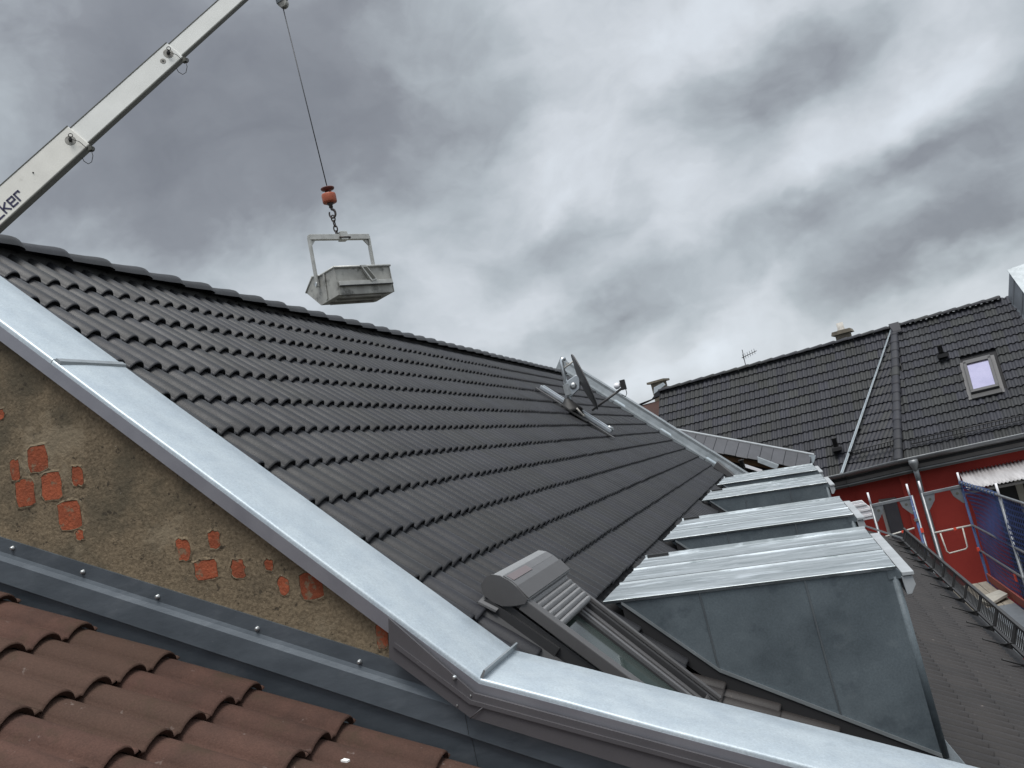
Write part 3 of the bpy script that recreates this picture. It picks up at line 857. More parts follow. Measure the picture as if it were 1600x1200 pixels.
MB().prism([W(11.5, wy0 + 0.088, 0.056), W(14.5, wy0 + 0.088, 0.012), W(14.5, wy1 - 0.165, 0.012), W(11.5, wy1 - 0.165, 0.056)], NR * -0.008).build('window_pane', 'glass_dark', rw)
MB().prism([W(11.9, wy0 + 0.10, 0.0585), W(13.25, wy0 + 0.10, 0.0385), W(13.25, wy0 + 0.36, 0.0385), W(12.2, wy0 + 0.20, 0.054)], NR * 0.001).build('pane_reflection', 'glass_reflection', rw)  # pale plates on top of the pane paint in its reflections
MB().prism([W(13.29, wy0 + 0.10, 0.0380), W(14.3, wy0 + 0.10, 0.0235), W(14.3, wy0 + 0.50, 0.0235), W(13.29, wy0 + 0.37, 0.0380)], NR * 0.001).build('pane_reflection', 'glass_reflection', rw)
# side flashing
MB().prism([W(10.9, wy0 - 0.06, 0.0), W(14.7, wy0 - 0.06, 0.0), W(14.7, wy0 - 0.025, 0.03), W(10.9, wy0 - 0.025, 0.03)], NR * 0.006).build('side_flashing', 'window_dark', rw)
MB().prism([W(10.85, wy0 - 0.05, 0.03), W(11.15, wy0 - 0.05, 0.045), W(11.15, wy0 + 0.01, 0.07), W(10.85, wy0 + 0.01, 0.06)], NR * 0.01).build('mounting_bracket', 'window_mid', rw)
MB().prism([W(10.80, wy0 - 0.03, 0.02), W(12.2, wy0 - 0.03, 0.02), W(12.2, wy0 - 0.03, 0.075), W(10.95, wy0 - 0.03, 0.07)], (0, 0.02, 0)).build('frame_cover', 'window_dark', rw)

W = W0
# ------------------------------------------------------------------ snow guard
sx = 1.61
sg = MB()
def SG(h, y, dx=0.0):
    return WL(sx + dx, y, 0) + V3(0.10 * h / 0.25, 0, h * 0.95)
y0g, y1g = 8.9, 19.45
bars = MB()
y = y0g
while y < y1g:
    bars.box(SG(0.045, y), (0.010, 0, 0), (0, 0.013, 0), SG(0.225, y) - SG(0.045, y))
    y += 0.078
for h, t in ((0.03, 0.030), (0.235, 0.034)):
    p = SG(h, y0g)
    bars.box(p - V3(0.012, 0, 0), (0.034, 0, 0), (0, y1g - y0g, 0), (0, 0, t))
guard = bars.build('snow_guard', 'window_dark', house)
y = 9.72
while y < y1g:
    MB().box(SG(0.02, y) - V3(0.006, 0, 0), (0.012, 0, 0), (0, 0.13, 0), SG(0.225, y) - SG(0.02, y)).build('panel_joint', 'black', guard)
    MB().prism([SG(0.0, y + .03), SG(0.07, y + .03), WL(sx - 0.10, y + 0.03, 0.02), WL(sx - 0.10, y + .03, 0.0)], (0, 0.012, 0)).build('bracket', 'black', guard)
    MB().tube([WL(sx - 0.02, y + 0.05, 0.05), WL(sx - 0.07, y + 0.02, 0.03), WL(sx - 0.12, y - 0.02, 0.022), WL(sx - 0.27, y - 0.10, 0.022)], 0.009, 6).build('bracket_arm', 'black', guard)
    y += 0.845

# ------------------------------------------------------------------ neighbouring brown roof
nh = thing('neighbour_house', 'brown tiled roof in the near foreground below the bare gable wall', 'house', (-2.0, 0.5, GZ))
BO = V3(-2.811, 3.254, -0.122)
TB = rad(27.73)
BDN = V3(math.cos(TB), 0, -math.sin(TB))
bg_ = 0.395
MB().prism([(-6, -4, -0.34 + 3.19 * math.tan(TB)), (2.5, -4, -0.34 - 5.31 * math.tan(TB)), (2.5, -4, GZ), (-6, -4, GZ)], (0, 7.2, 0)).build('house_wall', 'render_wall', nh)
br = MB().prism([(-5.9, -3.9, -0.29 + 3.09 * math.tan(TB)), (2.6, -3.9, -0.29 - 5.41 * math.tan(TB)), (2.6, -3.9, -0.33 - 5.41 * math.tan(TB)), (-5.9, -3.9, -0.33 + 3.09 * math.tan(TB))], (0, 7.1, 0)).build('roof', 'under_black', nh)
tb = tile_mesh('tile', 'tile_brown', 0.187, bg_, 0.044, 0.020, 0.030, per=[-.5, -.44, -.40, -.36, -.28, -.18, -.07, .07, .18, .28, .36, .40, .44], over=0.06, roll=0.40)
bl = []
field(BO, (0, 1, 0), BDN, [bg_ * k for k in range(-4, 9)], [-0.187 / 2 - 0.374 * j for j in range(0, 12)], None, bl, 0.003)
place_tiles(bl, tb, br, 60, bg_, rest='tiles')

# ------------------------------------------------------------------ satellite dish on the main roof
dish = thing('satellite_dish', 'grey satellite dish seen edge-on, on a mast near the far end of the main roof', 'satellite dish', tuple(W(4.89, 13.57)))
ft = W(4.89, 13.57)
MB().tube([ft - V3(0, 0, 0.1), (ft[0] + 0.03, 13.57, 1.60), (ft[0] + 0.05, 13.58, 1.64), (ft[0] + 0.09, 13.60, 1.63)], 0.030, 12).build('mast', 'alu', dish)
MB().lathe(ft - NR * 0.03, (0, 0, 1), [(0.20, 0.0), (0.17, 0.05), (0.10, 0.13), (0.055, 0.19), (0.036, 0.22)], 14).build('mast_boot', 'black', dish)
MB().prism([W(4.6, 13.30, 0.005), W(5.9, 13.30, 0.005), W(5.9, 13.30, 0.02), W(4.6, 13.30, 0.02)], (0, 0.5, 0)).build('lead_apron', 'black', dish)
for yy, h in ((13.63, 0.05), (13.76, 0.06)):
    bevel(MB().box(W(2.95, yy, h - 0.03), W(6.95, yy, 0) - W(2.95, yy, 0), (0, 0.045, 0), NR * 0.05).build('roof_rail', 'alu', dish), 0.006)
MB().box(W(2.9, 13.45, 0.005), W(7.3, 13.45, 0) - W(2.9, 13.45, 0), (0, 0.10, 0), NR * 0.012).build('rail_base', 'window_grey', dish)
MB().tube([W(6.7, 13.66, 0.08), W(6.95, 13.69, 0.08)], 0.03, 8).build('rail_end', 'steel', dish)
# dish: a shallow oval bowl seen nearly from its edge
dc = V3(-2.515, 13.60, 1.225)
da = unit((0.96, 0.245, 0.20))
du = unit(V3(-0.15, 0, 0.86) - da * (da @ V3(-0.15, 0, 0.86)))
dw = np.cross(da, du)
rows = []
for i in range(9):
    r = i / 8
    rows.append([dc + da * (0.06 * r * r - 0.03) + r * (0.44 * math.cos(2 * math.pi * j / 28) * du + 0.40 * math.sin(2 * math.pi * j / 28) * dw) for j in range(29)])
o = MB().grid(rows).build('reflector', 'window_mid', dish)
md = o.modifiers.new('solid', 'SOLIDIFY')
md.thickness = 0.012
MB().torus(dc + da * 0.03, du, dw, 0.40, 0.010, 28, 6, ru=0.44).build('rim', 'window_grey', dish)
mb = MB().prism([(ft[0] + 0.03, 13.55, 1.06), (ft[0] + 0.20, 13.55, 1.15), (ft[0] + 0.24, 13.55, 1.30), (ft[0] + 0.20, 13.55, 1.36), (ft[0] + 0.03, 13.55, 1.30)], (0, 0.06, 0))
bevel(mb.build('mount_plate', 'alu', dish), 0.008)
MB().lathe((ft[0] + 0.12, 13.55, 1.21), (0, -1, 0), [(0.05, 0), (0.05, 0.015), (0.02, 0.02)], 12).build('mount_disc', 'steel', dish)
MB().cbox((ft[0] + 0.02, 13.57, 1.18), 0.09, 0.10, 0.16).build('mast_clamp', 'steel', dish)
MB().tube([(ft[0] + 0.05, 13.56, 1.50), (ft[0] + 0.25, 13.58, 1.58)], 0.012, 6).build('strut', 'pot_white', dish)
MB().tube([(-2.47, 13.56, 0.80), (-1.95, 13.40, 0.985)], 0.018, 8).build('feed_arm', 'window_grey', dish)
MB().cbox((-1.92, 13.39, 1.03), 0.07, 0.07, 0.14).build('receiver', 'black', dish)
MB().lathe((-1.965, 13.39, 1.04), (-0.95, 0.1, -0.1), [(0.03, 0), (0.045, 0.03), (0.045, 0.07), (0.02, 0.085)], 12).build('feed_horn', 'sheet_white', dish)
MB().tube([(-1.90, 13.40, 0.97), (-1.90, 13.40, 0.90), (-1.93, 13.41, 0.86), (-1.98, 13.42, 0.90)], 0.006, 6).build('cable', 'black', dish)
MB().tube([W(5.2, 13.3, 0.1), W(5.6, 13.38, 0.05), W(5.55, 13.52, 0.04), W(5.2, 13.68, 0.08)], 0.012, 6).build('cable', 'pot_white', dish)

# ------------------------------------------------------------------ crane
BL = V3(-9.2028, 10.5274, 5.3161)
BT = V3(-5.5598, 13.45, 9.122)
bd = unit(BT - BL)
bs = unit(np.cross(bd, (0, 0, 1)))
bv = np.cross(bs, bd)
if bv[2] < 0:
    bv = -bv
blen = np.linalg.norm(BT - BL)
crane = thing('truck_crane', 'white telescopic crane boom with dark underside crossing the upper left sky', 'crane', tuple(BL - bd * 9.0))
def BP(u, s, v):
    return BL + bd * u + bs * s + bv * v
def boom_sec(u0, u1, h, name, m):
    t = h * 0.60
    o = MB().prism([BP(u0, -t / 2, -h / 2), BP(u0, t / 2, -h / 2), BP(u0, t / 2, h / 2), BP(u0, -t / 2, h / 2)], bd * (u1 - u0)).build(name, m, crane)
    return bevel(o, 0.012)
h1, h2, h3 = 0.375, 0.300, 0.240
c1, c2 = 1.50, 3.50
s1 = boom_sec(-9.0, c1, h1, 'boom_section', 'boom_white')
s2 = boom_sec(c1 - 0.6, c2, h2, 'boom_section', 'boom_pale')
s3 = boom_sec(c2 - 0.6, blen + 0.1, h3, 'boom_section', 'boom_pale')
for sec, u0, u1, h in ((s1, -9.0, c1, h1), (s2, c1, c2, h2), (s3, c2, blen, h3)):
    t = h * 0.60
    MB().box(BP(u0, -t / 2 - 0.004, -h / 2 - 0.012), bd * (u1 - u0), bs * (t + 0.008), bv * 0.014).build('underside_shade', 'boom_dark', sec)  # dark cover paints in the shade on the section's underside
    MB().box(BP(u0, t / 2 - 0.06, h / 2 - 0.002), bd * (u1 - u0), bs * 0.064, bv * 0.012).build('top_strip', 'boom_dark', sec)
for sec, u, h in ((s1, c1 - 0.14, h1), (s2, c2 - 0.12, h2)):
    t = h * 0.60
    p = BP(u, t / 2, 0.02)
    MB().lathe(p, bs, [(0.075, 0), (0.07, 0.003)], 14).build('grime_patch', 'grime', sec)
    MB().lathe(p, bs, [(0.026, 0), (0.026, 0.05), (0.014, 0.055)], 10).build('locking_pin', 'black', sec)
    MB().torus(p + bs * 0.06 + bd * 0.04 + bv * 0.03, bd, bv, 0.028, 0.006, 12, 5).build('pin_ring', 'black', sec)
    MB().tube([p + bs * 0.055, BP(u + 0.06, t / 2 + 0.03, -0.08), BP(u + 0.06, t / 2 + 0.02, -h / 2 - 0.01)], 0.005, 5).build('pin_cord', 'black', sec)
    q = BP(u + 0.10, t / 2 - 0.02, -h / 2 - 0.05)
    MB().cbox(q, 0.07, 0.07, 0.06).build('pin_holder', 'boom_dark', sec)
    MB().torus(q + V3(0.03, 0, -0.015), (1, 0, 0), (0, 0, 1), 0.035, 0.006, 12, 5).build('pin_ring', 'black', sec)
    MB().tube([q + V3(0.02, -0.02, -0.02), q + V3(0.03, -0.02, -0.12), q + V3(-0.01, -0.02, -0.20), q + V3(-0.07, -0.02, -0.21), q + V3(-0.13, -0.02, -0.15), q + V3(-0.15, -0.02, -0.08)], 0.005, 5).build('wire_loop', 'black', sec)
p = BP(c2 - 0.27, h2 * 0.30, -0.01)
MB().lathe(p, bs, [(0.045, 0), (0.04, 0.003)], 12).build('grime_patch', 'grime', s2)
MB().lathe(p, bs, [(0.014, 0), (0.014, 0.006)], 10).build('bolt', 'black', s2)
MB().lathe(BP(0.66, h1 * 0.30, 0.03), bs, [(0.012, 0), (0.010, 0.008)], 8).build('bolt', 'black', s1)
# lettering: c k e r in square strokes, slanted
def strokes(lines, u0, v0, w, h, slant):
    mb = MB()
    for ln in lines:
        for (a, b), (c, d) in zip(ln[:-1], ln[1:]):
            p0 = BP(u0 + a * w + b * h * slant, h1 * 0.30 + 0.0015, v0 + b * h)
            p1 = BP(u0 + c * w + d * h * slant, h1 * 0.30 + 0.0015, v0 + d * h)
            e = unit(p1 - p0)
            f = np.cross(bs, e) * 0.0125
            mb.prism([p0 - f - e * 0.0085, p1 - f + e * 0.0085, p1 + f + e * 0.0085, p0 + f - e * 0.0085], bs * 0.002)
    return mb
LW, LH, SLN = 0.085, 0.115, 0.10
glyphs = [[[(1, 1), (0.1, 1), (0, 0.85), (0, 0), (1, 0)]],
          [[(0.0, 1.25), (0, 0)], [(1, 1), (0.0, 0.45)], [(0.25, 0.6), (1, 0)]],
          [[(1, 0), (0, 0), (0, 1), (1, 1), (1, 0.5), (0.15, 0.5)]],
          [[(0, 0), (0, 1), (0.85, 1), (0.85, 0.8)]]]
for i, g in enumerate(glyphs):
    strokes(g, -0.135 + i * 0.126, -0.128, LW, LH, SLN).build('letter', 'lettering', s1)
# head, rope, hook block
hd = V3(-5.733, 13.45, 8.34)
bevel(MB().prism([hd + V3(-0.07, -0.06, 0.02), hd + V3(0.09, -0.06, 0.06), hd + V3(0.12, -0.06, 0.9), hd + V3(-0.10, -0.06, 0.75)], (0, 0.12, 0)).build('boom_head', 'steel_deck', crane), 0.01)
MB().lathe(hd + V3(0.02, -0.05, 0.02), (0, 1, 0), [(0.075, 0), (0.075, 0.03), (0.05, 0.04), (0.05, 0.06), (0.075, 0.07), (0.075, 0.10)], 16).build('sheave', 'skip_steel', crane)
hb = V3(-5.667, 13.43, 5.226)
MB().tube([hd, hb], 0.0085, 6).build('hoist_rope', 'cable_steel', crane)
blk = MB().lathe(hb - V3(0, 0, 0.015), (-0.02, 0, -1), [(0.02, 0), (0.105, 0.004), (0.108, 0.012), (0.10, 0.03), (0.03, 0.045)], 20).build('hook_block', 'rust_paint', crane)
MB().box(hb + V3(-0.045, -0.02, -0.13), (0.03, 0, 0), (0, 0.04, 0), (0, 0, 0.10)).build('shackle_plate', 'rust_paint', blk)
MB().box(hb + V3(0.015, -0.02, -0.13), (0.03, 0, 0), (0, 0.04, 0), (0, 0, 0.10)).build('shackle_plate', 'rust_paint', blk)
MB().lathe(hb + V3(-0.005, 0, -0.115), (-0.03, 0, -1), [(0.05, 0), (0.108, 0.004), (0.112, 0.02), (0.112, 0.13), (0.106, 0.145), (0.06, 0.15)], 22).build('ball_weight', 'orange_paint', blk)
MB().lathe(hb + V3(-0.01, 0, -0.26), (0, 0, -1), [(0.05, 0), (0.05, 0.03), (0.03, 0.04), (0.032, 0.08)], 12).build('swivel', 'chain_steel', blk)
hc = hb + V3(-0.012, 0, -0.44)
MB().tube([hb + V3(-0.01, 0, -0.33)] + [hc + V3(0.052 * math.sin(a), 0.0, 0.068 * math.cos(a)) for a in [0.15 + 5.2 * i / 14 for i in range(15)]], [0.024] + [0.021 - 0.0006 * i for i in range(15)], 8).build('hook', 'chain_steel', blk)

# ------------------------------------------------------------------ mortar skip on the hook
skc = V3(-5.689, 13.511, 0)
sb_, sc_ = V3(0.562, 0.827, 0), V3(0.827, -0.562, 0)
skip = thing('lifting_skip', 'grey steel tipping skip hanging by its bail from the crane hook', 'skip', (-5.689, 13.511, 3.33))
def SK(b, c, z):
    return skc + sb_ * b + sc_ * c + V3(0, 0, z)
hw = 0.50
pro = [(-0.50, 3.69), (-0.47, 3.735), (-0.20, 3.875), (-0.06, 3.80), (0.06, 3.80), (0.46, 3.79), (0.44, 3.36), (-0.13, 3.375)]
# outer shell as side plates, back, front and floor
outl = [(-0.50, 3.69), (-0.22, 3.86), (0.02, 3.80), (0.44, 3.79), (0.42, 3.37), (-0.14, 3.375)]
for s in (-1, 1):
    bevel(MB().prism([SK(s * hw, c, z) for c, z in outl], sb_ * (-s * 0.012)).build('side_plate', 'skip_steel', skip), 0.003)
def skp(a, b, name, t=0.012, m='skip_steel'):
    n = unit(np.cross(sb_, SK(0, *b) - SK(0, *a)))
    return bevel(MB().prism([SK(-hw + 0.013, *a), SK(hw - 0.013, *a), SK(hw - 0.013, *b), SK(-hw + 0.013, *b)], n * t).build(name, m, skip), 0.002)
skp((0.43, 3.788), (0.41, 3.38), 'back_plate')
skp((-0.492, 3.69), (-0.135, 3.385), 'front_plate')
skp((-0.13, 3.385), (0.41, 3.38), 'floor_plate')
for a, b, nm in (((-0.50, 3.69), (-0.22, 3.86), 'rim'), ((-0.22, 3.86), (0.02, 3.80), 'rim'), ((0.02, 3.80), (0.45, 3.79), 'rim')):
    for s in (-1, 1):
        MB().tube([SK(s * hw, *a), SK(s * hw, *b)], 0.017, 6).build('rim', 'skip_frame', skip)
MB().tube([SK(-hw - 0.01, 0.445, 3.79), SK(hw + 0.01, 0.445, 3.79)], 0.019, 6).build('rim', 'skip_frame', skip)
bevel(MB().box(SK(-hw + 0.03, 0.43, 3.50), sb_ * (2 * hw - 0.05), sc_ * 0.035, (0, 0, 0.065)).build('fork_rail', 'skip_frame', skip), 0.004)
MB().box(SK(-hw + 0.03, 0.44, 3.500), sb_ * (2 * hw - 0.05), sc_ * 0.03, (0, 0, -0.012)).build('fork_rail_edge', 'black', skip)
MB().prism([SK(-0.05, 0.43, 3.80), SK(0.05, 0.43, 3.80), SK(0.19, 0.43, 3.565), SK(0.09, 0.43, 3.54)], sc_ * 0.05).build('latch', 'skip_frame', skip)
MB().prism([SK(-0.01, 0.482, 3.77), SK(0.05, 0.482, 3.77), SK(0.165, 0.482, 3.585), SK(0.11, 0.482, 3.57)], sc_ * 0.004).build('latch_slot', 'boom_dark', skip)
for c in (-0.05, 0.12, 0.30):
    MB().box(SK(-hw + 0.1, c, 3.345), sb_ * (2 * hw - 0.2), sc_ * 0.05, (0, 0, 0.03)).build('floor_rib', 'skip_steel', skip)
MB().prism([SK(-hw - 0.002, 0.12, 3.79), SK(-hw - 0.002, 0.17, 3.79), SK(-hw - 0.002, 0.10, 3.40), SK(-hw - 0.002, 0.05, 3.40)], sb_ * -0.014).build('side_rib', 'skip_steel', skip)
# bail
for s in (-1, 1):
    bevel(MB().prism([SK(s * 0.52, -0.035, 4.43), SK(s * 0.52, 0.035, 4.43), SK(s * 0.52, -0.03, 3.65), SK(s * 0.52, -0.10, 3.65)], sb_ * (s * 0.03)).build('bail_arm', 'skip_frame', skip), 0.004)
    bevel(MB().prism([SK(s * 0.515, -0.03, 4.39), SK(s * 0.42, -0.03, 4.39), SK(s * 0.515, -0.03, 4.28)], sc_ * 0.03).build('bail_gusset', 'skip_frame', skip), 0.003)
    MB().lathe(SK(s * 0.55, -0.055, 3.69), sb_ * s, [(0.03, 0), (0.03, 0.015)], 10).build('pivot_pin', 'steel', skip)
bevel(MB().box(SK(-0.54, -0.035, 4.375), sb_ * 1.08, sc_ * 0.07, (0, 0, 0.085)).build('bail_bar', 'skip_frame', skip), 0.005)
bevel(MB().box(SK(0.0, -0.06, 4.36), sb_ * 0.13, sc_ * 0.12, (0, 0, 0.14)).build('lifting_lug', 'skip_frame', skip), 0.008)
MB().tube([SK(-0.02, 0.05, 4.40), SK(0.17, 0.05, 4.40)], 0.018, 8).build('lug_pin', 'chain_steel', skip)
ch0, ch1 = hc + V3(-0.005, 0, -0.06), SK(-0.03, 0.0, 4.44)
for i in range(4):
    p = ch0 + (ch1 - ch0) * ((i + 0.2) / 3.6)
    ax = unit(ch1 - ch0)
    w = unit(np.cross(ax, (0, 1, 0))) if i % 2 == 0 else V3(0, 1, 0)
    MB().torus(p, ax, w, 0.030, 0.011, 14, 6, ru=0.052).build('chain_link', 'chain_steel', skip)

# ------------------------------------------------------------------ slate-edged annex roof behind the far parapet
an = thing('annex_roof', 'small slate roof edge with white trim and an open dark underside behind the parapet', 'roof', (-0.8, 22.0, GZ))
topx = [-2.60, -2.40, -2.19, -2.0, -1.81, -1.603, -1.389, -1.166, -0.933, -0.702, -0.470, -0.240, -0.001, 0.238, 0.50]
def an_top(x):
    return -0.2217 - (x + 0.9332) * 0.455
for i in range(len(topx) - 1):
    a, b = topx[i] + 0.007, topx[i + 1] - 0.007
    def low(x):
        return V3(x - 0.135, 21.6, an_top(x) - 0.255 - 0.0 * x)
    pts = [V3(a, 22.0, an_top(a)), V3(b, 22.0, an_top(b)), low(b), low(a)]
    MB().prism(pts, V3(0, -0.012, -0.02) if i % 2 else V3(0.004, -0.018, -0.030)).build('slate', 'slate', an)
MB().prism([V3(-2.7, 22.02, an_top(-2.7) - 0.03), V3(0.5, 22.02, an_top(0.5) - 0.03), V3(0.36, 21.64, an_top(0.5) - 0.28), V3(-2.84, 21.64, an_top(-2.7) - 0.28)], (0, 0.02, -0.03)).build('slate_backing', 'black', an)
MB().prism([V3(-2.7, 22.0, an_top(-2.7) + 0.012), V3(0.56, 22.0, an_top(0.56) + 0.012), V3(0.56, 22.0, an_top(0.56) + 0.03), V3(-2.7, 22.0, an_top(-2.7) + 0.03)], (0, 0.12, 0.02)).build('edge_trim', 'white_board', an)
MB().prism([V3(0.44, 21.95, -0.86), V3(0.58, 21.95, -0.90), V3(0.52, 21.95, -1.02), V3(0.44, 21.95, -1.1)], (0, 0.1, 0)).build('trim_end', 'zinc_bright', an)
MB().prism([V3(-2.8, 22.1, an_top(-2.8) - 0.02), V3(0.5, 22.1, an_top(0.5) - 0.02), V3(0.5, 22.1, -4.0), V3(-2.8, 22.1, -4.0)], (0, 3.2, 0)).build('annex_void', 'under_black', an)  # black block paints in the dark void below the slates
bevel(MB().prism([V3(-0.62, 21.5, -0.632), V3(-0.225, 21.5, -0.907), V3(-0.30, 21.48, -0.985), V3(-0.64, 21.48, -0.745)], (0, 0.05, 0.02)).build('flashing_strip', 'zinc_old', an), 0.004)
MB().prism([V3(-2.4, 21.75, an_top(-2.4) - 0.36), V3(0.4, 21.75, an_top(0.4) - 0.36), V3(0.4, 21.75, an_top(0.4) - 0.50), V3(-2.4, 21.75, an_top(-2.4) - 0.50)], (0, 0.10, 0)).build('rafter', 'timber', an)
MB().prism([V3(-1.4, 21.3, -0.80), V3(-0.1, 21.3, -1.15), V3(-0.1, 21.3, -1.30), V3(-1.4, 21.3, -0.95)], (0, 0.10, 0)).build('rafter', 'timber', an)
MB().prism([V3(-0.90, 21.0, -0.70), V3(-0.58, 21.0, -0.90), V3(-0.58, 21.0, -0.97), V3(-0.90, 21.0, -0.77)], (0, 0.06, 0)).build('insulation_board', 'sheet_white', an)
MB().lathe((-0.955, 21.0, -1.2), (0, 0, 1), [(0.045, 0), (0.045, 0.58), (0.062, 0.585), (0.062, 0.615)], 12).build('vent_pipe', 'black', an)

# ------------------------------------------------------------------ rear house
AZ = -0.20083
EB = V3(math.cos(AZ), math.sin(AZ), 0)
NB_ = V3(-math.sin(AZ), math.cos(AZ), 0)
def Q(e, h, z):
    return EB * e + NB_ * h + V3(0, 0, z)
rh = thing('rear_house', 'dark tiled rear house with red wall, hip and valley across the courtyard', 'house', tuple(Q(-3, 29, GZ)))
RZ, RHh = 1.93, 30.28
A_ = Q(-2.16, RHh, RZ)
E1h, E1z = 26.9, -1.74
E3h, E3z = 25.9, -1.635
Vv = Q(-4.15, E1h, E1z)
Hp = Q(-2.62, E3h, E3z)
L1 = Q(-9.66, RHh, RZ)
L1e = Q(-9.66, E1h, E1z)
R3 = Q(1.02, RHh, RZ)
R3e = Q(1.02, E3h, E3z)
rr = MB()
DWN = V3(0, 0, -0.15)
rr.prism([p + DWN for p in (L1, A_, Vv, L1e)], (0, 0, -0.05))
rr.prism([p + DWN for p in (A_, Hp, Vv)], (0, 0, -0.05))
rr.prism([p + DWN for p in (A_, R3, R3e, Hp)], (0, 0, -0.05))
rr.prism([Q(-9.66, RHh, RZ - 0.05), Q(1.02, RHh, RZ - 0.05), Q(1.02, RHh + 4, -2.2), Q(-9.66, RHh + 4, -2.2)], (0, 0, -0.05))
rr = rr.build('roof', 'under_black', rh)
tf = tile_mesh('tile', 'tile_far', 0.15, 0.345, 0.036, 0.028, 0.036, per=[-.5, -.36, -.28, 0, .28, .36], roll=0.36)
def lside(p, a, b, up):
    """signed distance in plan of p from the line a-b"""
    d = unit((b - a) * V3(1, 1, 0))
    r = (p - a) * V3(1, 1, 0)
    return d[0] * r[1] - d[1] * r[0]
far, cut = [], []
def gen(a, b, e_low, gauge, ok, off=0.15):
    """rows of tiles below the edge a-b, down to the level of e_low"""
    ax = unit(b - a)
    v = e_low - a
    dn = v - ax * (v @ ax)
    ln = np.linalg.norm(dn)
    dn = dn / ln
    nrow = int(round(ln / gauge))
    g = ln / nrow
    res = []
    def sk(p, s, t):
        return not ok(p - dn * g * 0.5)
    field(a, ax, dn, [g * (k + 1) + 0.0 for k in range(nrow)], [off + 0.3 * j for j in range(-2, int(np.linalg.norm(b - a) / 0.3) + 2)], sk, res, 0.002)
    return res, dn
f1, d1 = gen(L1, A_, L1e, 0.345, lambda p: (p - L1) @ EB > 0.0 and lside(p, A_, Vv, 1) < 0.10 and lside(p, L1, A_, 1) < 0.05)
f3, d3 = gen(A_, R3, R3e, 0.345, lambda p: (p - R3) @ EB < 0.1 and lside(p, A_, Hp, 1) > 0.03)
# skylight opening
def near_sky(m):
    e, h = np.dot(EB, m.translation), np.dot(NB_, m.translation)
    return -0.62 < e < 0.15 and 27.25 < h < 28.45
f3 = [m for m in f3 if not near_sky(m)]
nV = unit(np.cross(Vv - A_, Hp - A_))
ax2 = unit((Hp - Vv) * V3(1, 1, 0))
hz = Vv + ax2 * 0
f2 = []
dn2 = unit(np.cross(nV, ax2))
if dn2[2] > 0:
    dn2 = -dn2
ln2 = (Vv - A_) @ dn2
nr2 = int(round(ln2 / 0.345))
field(A_, ax2, dn2, [ln2 / nr2 * (k + 1) for k in range(nr2)], [0.3 * j for j in range(-14, 14)],
      lambda p, s, t: not (lside(p - dn2 * 0.17, A_, Vv, 1) > -0.12 and lside(p - dn2 * 0.17, A_, Hp, 1) < -0.03), f2, 0.002)
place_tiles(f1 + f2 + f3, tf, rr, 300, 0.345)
# ridge and hip caps
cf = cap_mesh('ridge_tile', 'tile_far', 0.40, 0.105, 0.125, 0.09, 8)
def caps(a, b, name, stp=0.385, lift=0.05, first=0.0):
    d = unit(b - a)
    x = unit(np.cross(d, (0, 0, 1)))
    z = np.cross(x, d)
    n = int(np.linalg.norm(b - a) / stp)
    for i in range(n):
        o = link(bpy.data.objects.new(name, cf), rr)
        o.matrix_basis = frame(a + d * (first + i * stp) + z * lift, x, d, z)
caps(L1 + V3(0, 0, 0.03), R3 + V3(0, 0, 0.03), 'ridge_tile')
hipd = unit(Hp - A_)
caps(A_ + hipd * 0.05, Hp + hipd * 0.12, 'hip_tile', 0.375, 0.075)
MB().prism([A_ + V3(-0.14, -0.1, 0.05), A_ + V3(0.14, -0.13, 0.05), A_ + V3(0.13, -0.35, -0.2), A_ + V3(-0.10, -0.32, -0.2)], (0, 0.03, 0.06)).build('hip_saddle', 'tile_far', rr)
# valley of sheet metal
vd = unit(Vv - A_)
vx = unit(np.cross(vd, (0, 0, 1)))
vz = np.cross(vx, vd)
if vz[2] < 0:
    vz = -vz
pa, pb = A_ + vd * 0.15, Vv + vd * 0.05
bevel(MB().prism([pa - vx * 0.02 + vz * 0.06, pb - vx * 0.055 + vz * 0.06, pb + vx * 0.055 + vz * 0.06, pa + vx * 0.02 + vz * 0.06], vz * 0.012).build('valley_sheet', 'zinc_old', rr), 0.004)
MB().prism([pa + vx * 0.0 + vz * 0.072, pb - vx * 0.01 + vz * 0.072, pb + vx * 0.01 + vz * 0.072, pa + vx * 0.005 + vz * 0.072], vz * 0.02).build('valley_fold', 'zinc_bright', rr)
# plane helpers for things on the right-hand slope
t3 = (RZ - E3z) / (RHh - E3h)
def P3(e, h, up=0.0):
    n = unit(V3(0, -t3, 1))
    return Q(e, h, RZ - (RHh - h) * t3) + (NB_ * (-unit(V3(0, t3, 1))[1]) + V3(0, 0, unit(V3(0, t3, 1))[2])) * up
t1 = (RZ - E1z) / (RHh - E1h)
def P1(e, h, up=0.0):
    k = 1 / math.sqrt(1 + t1 * t1)
    return Q(e, h, RZ - (RHh - h) * t1) + (NB_ * (-t1 * k) + V3(0, 0, k)) * up
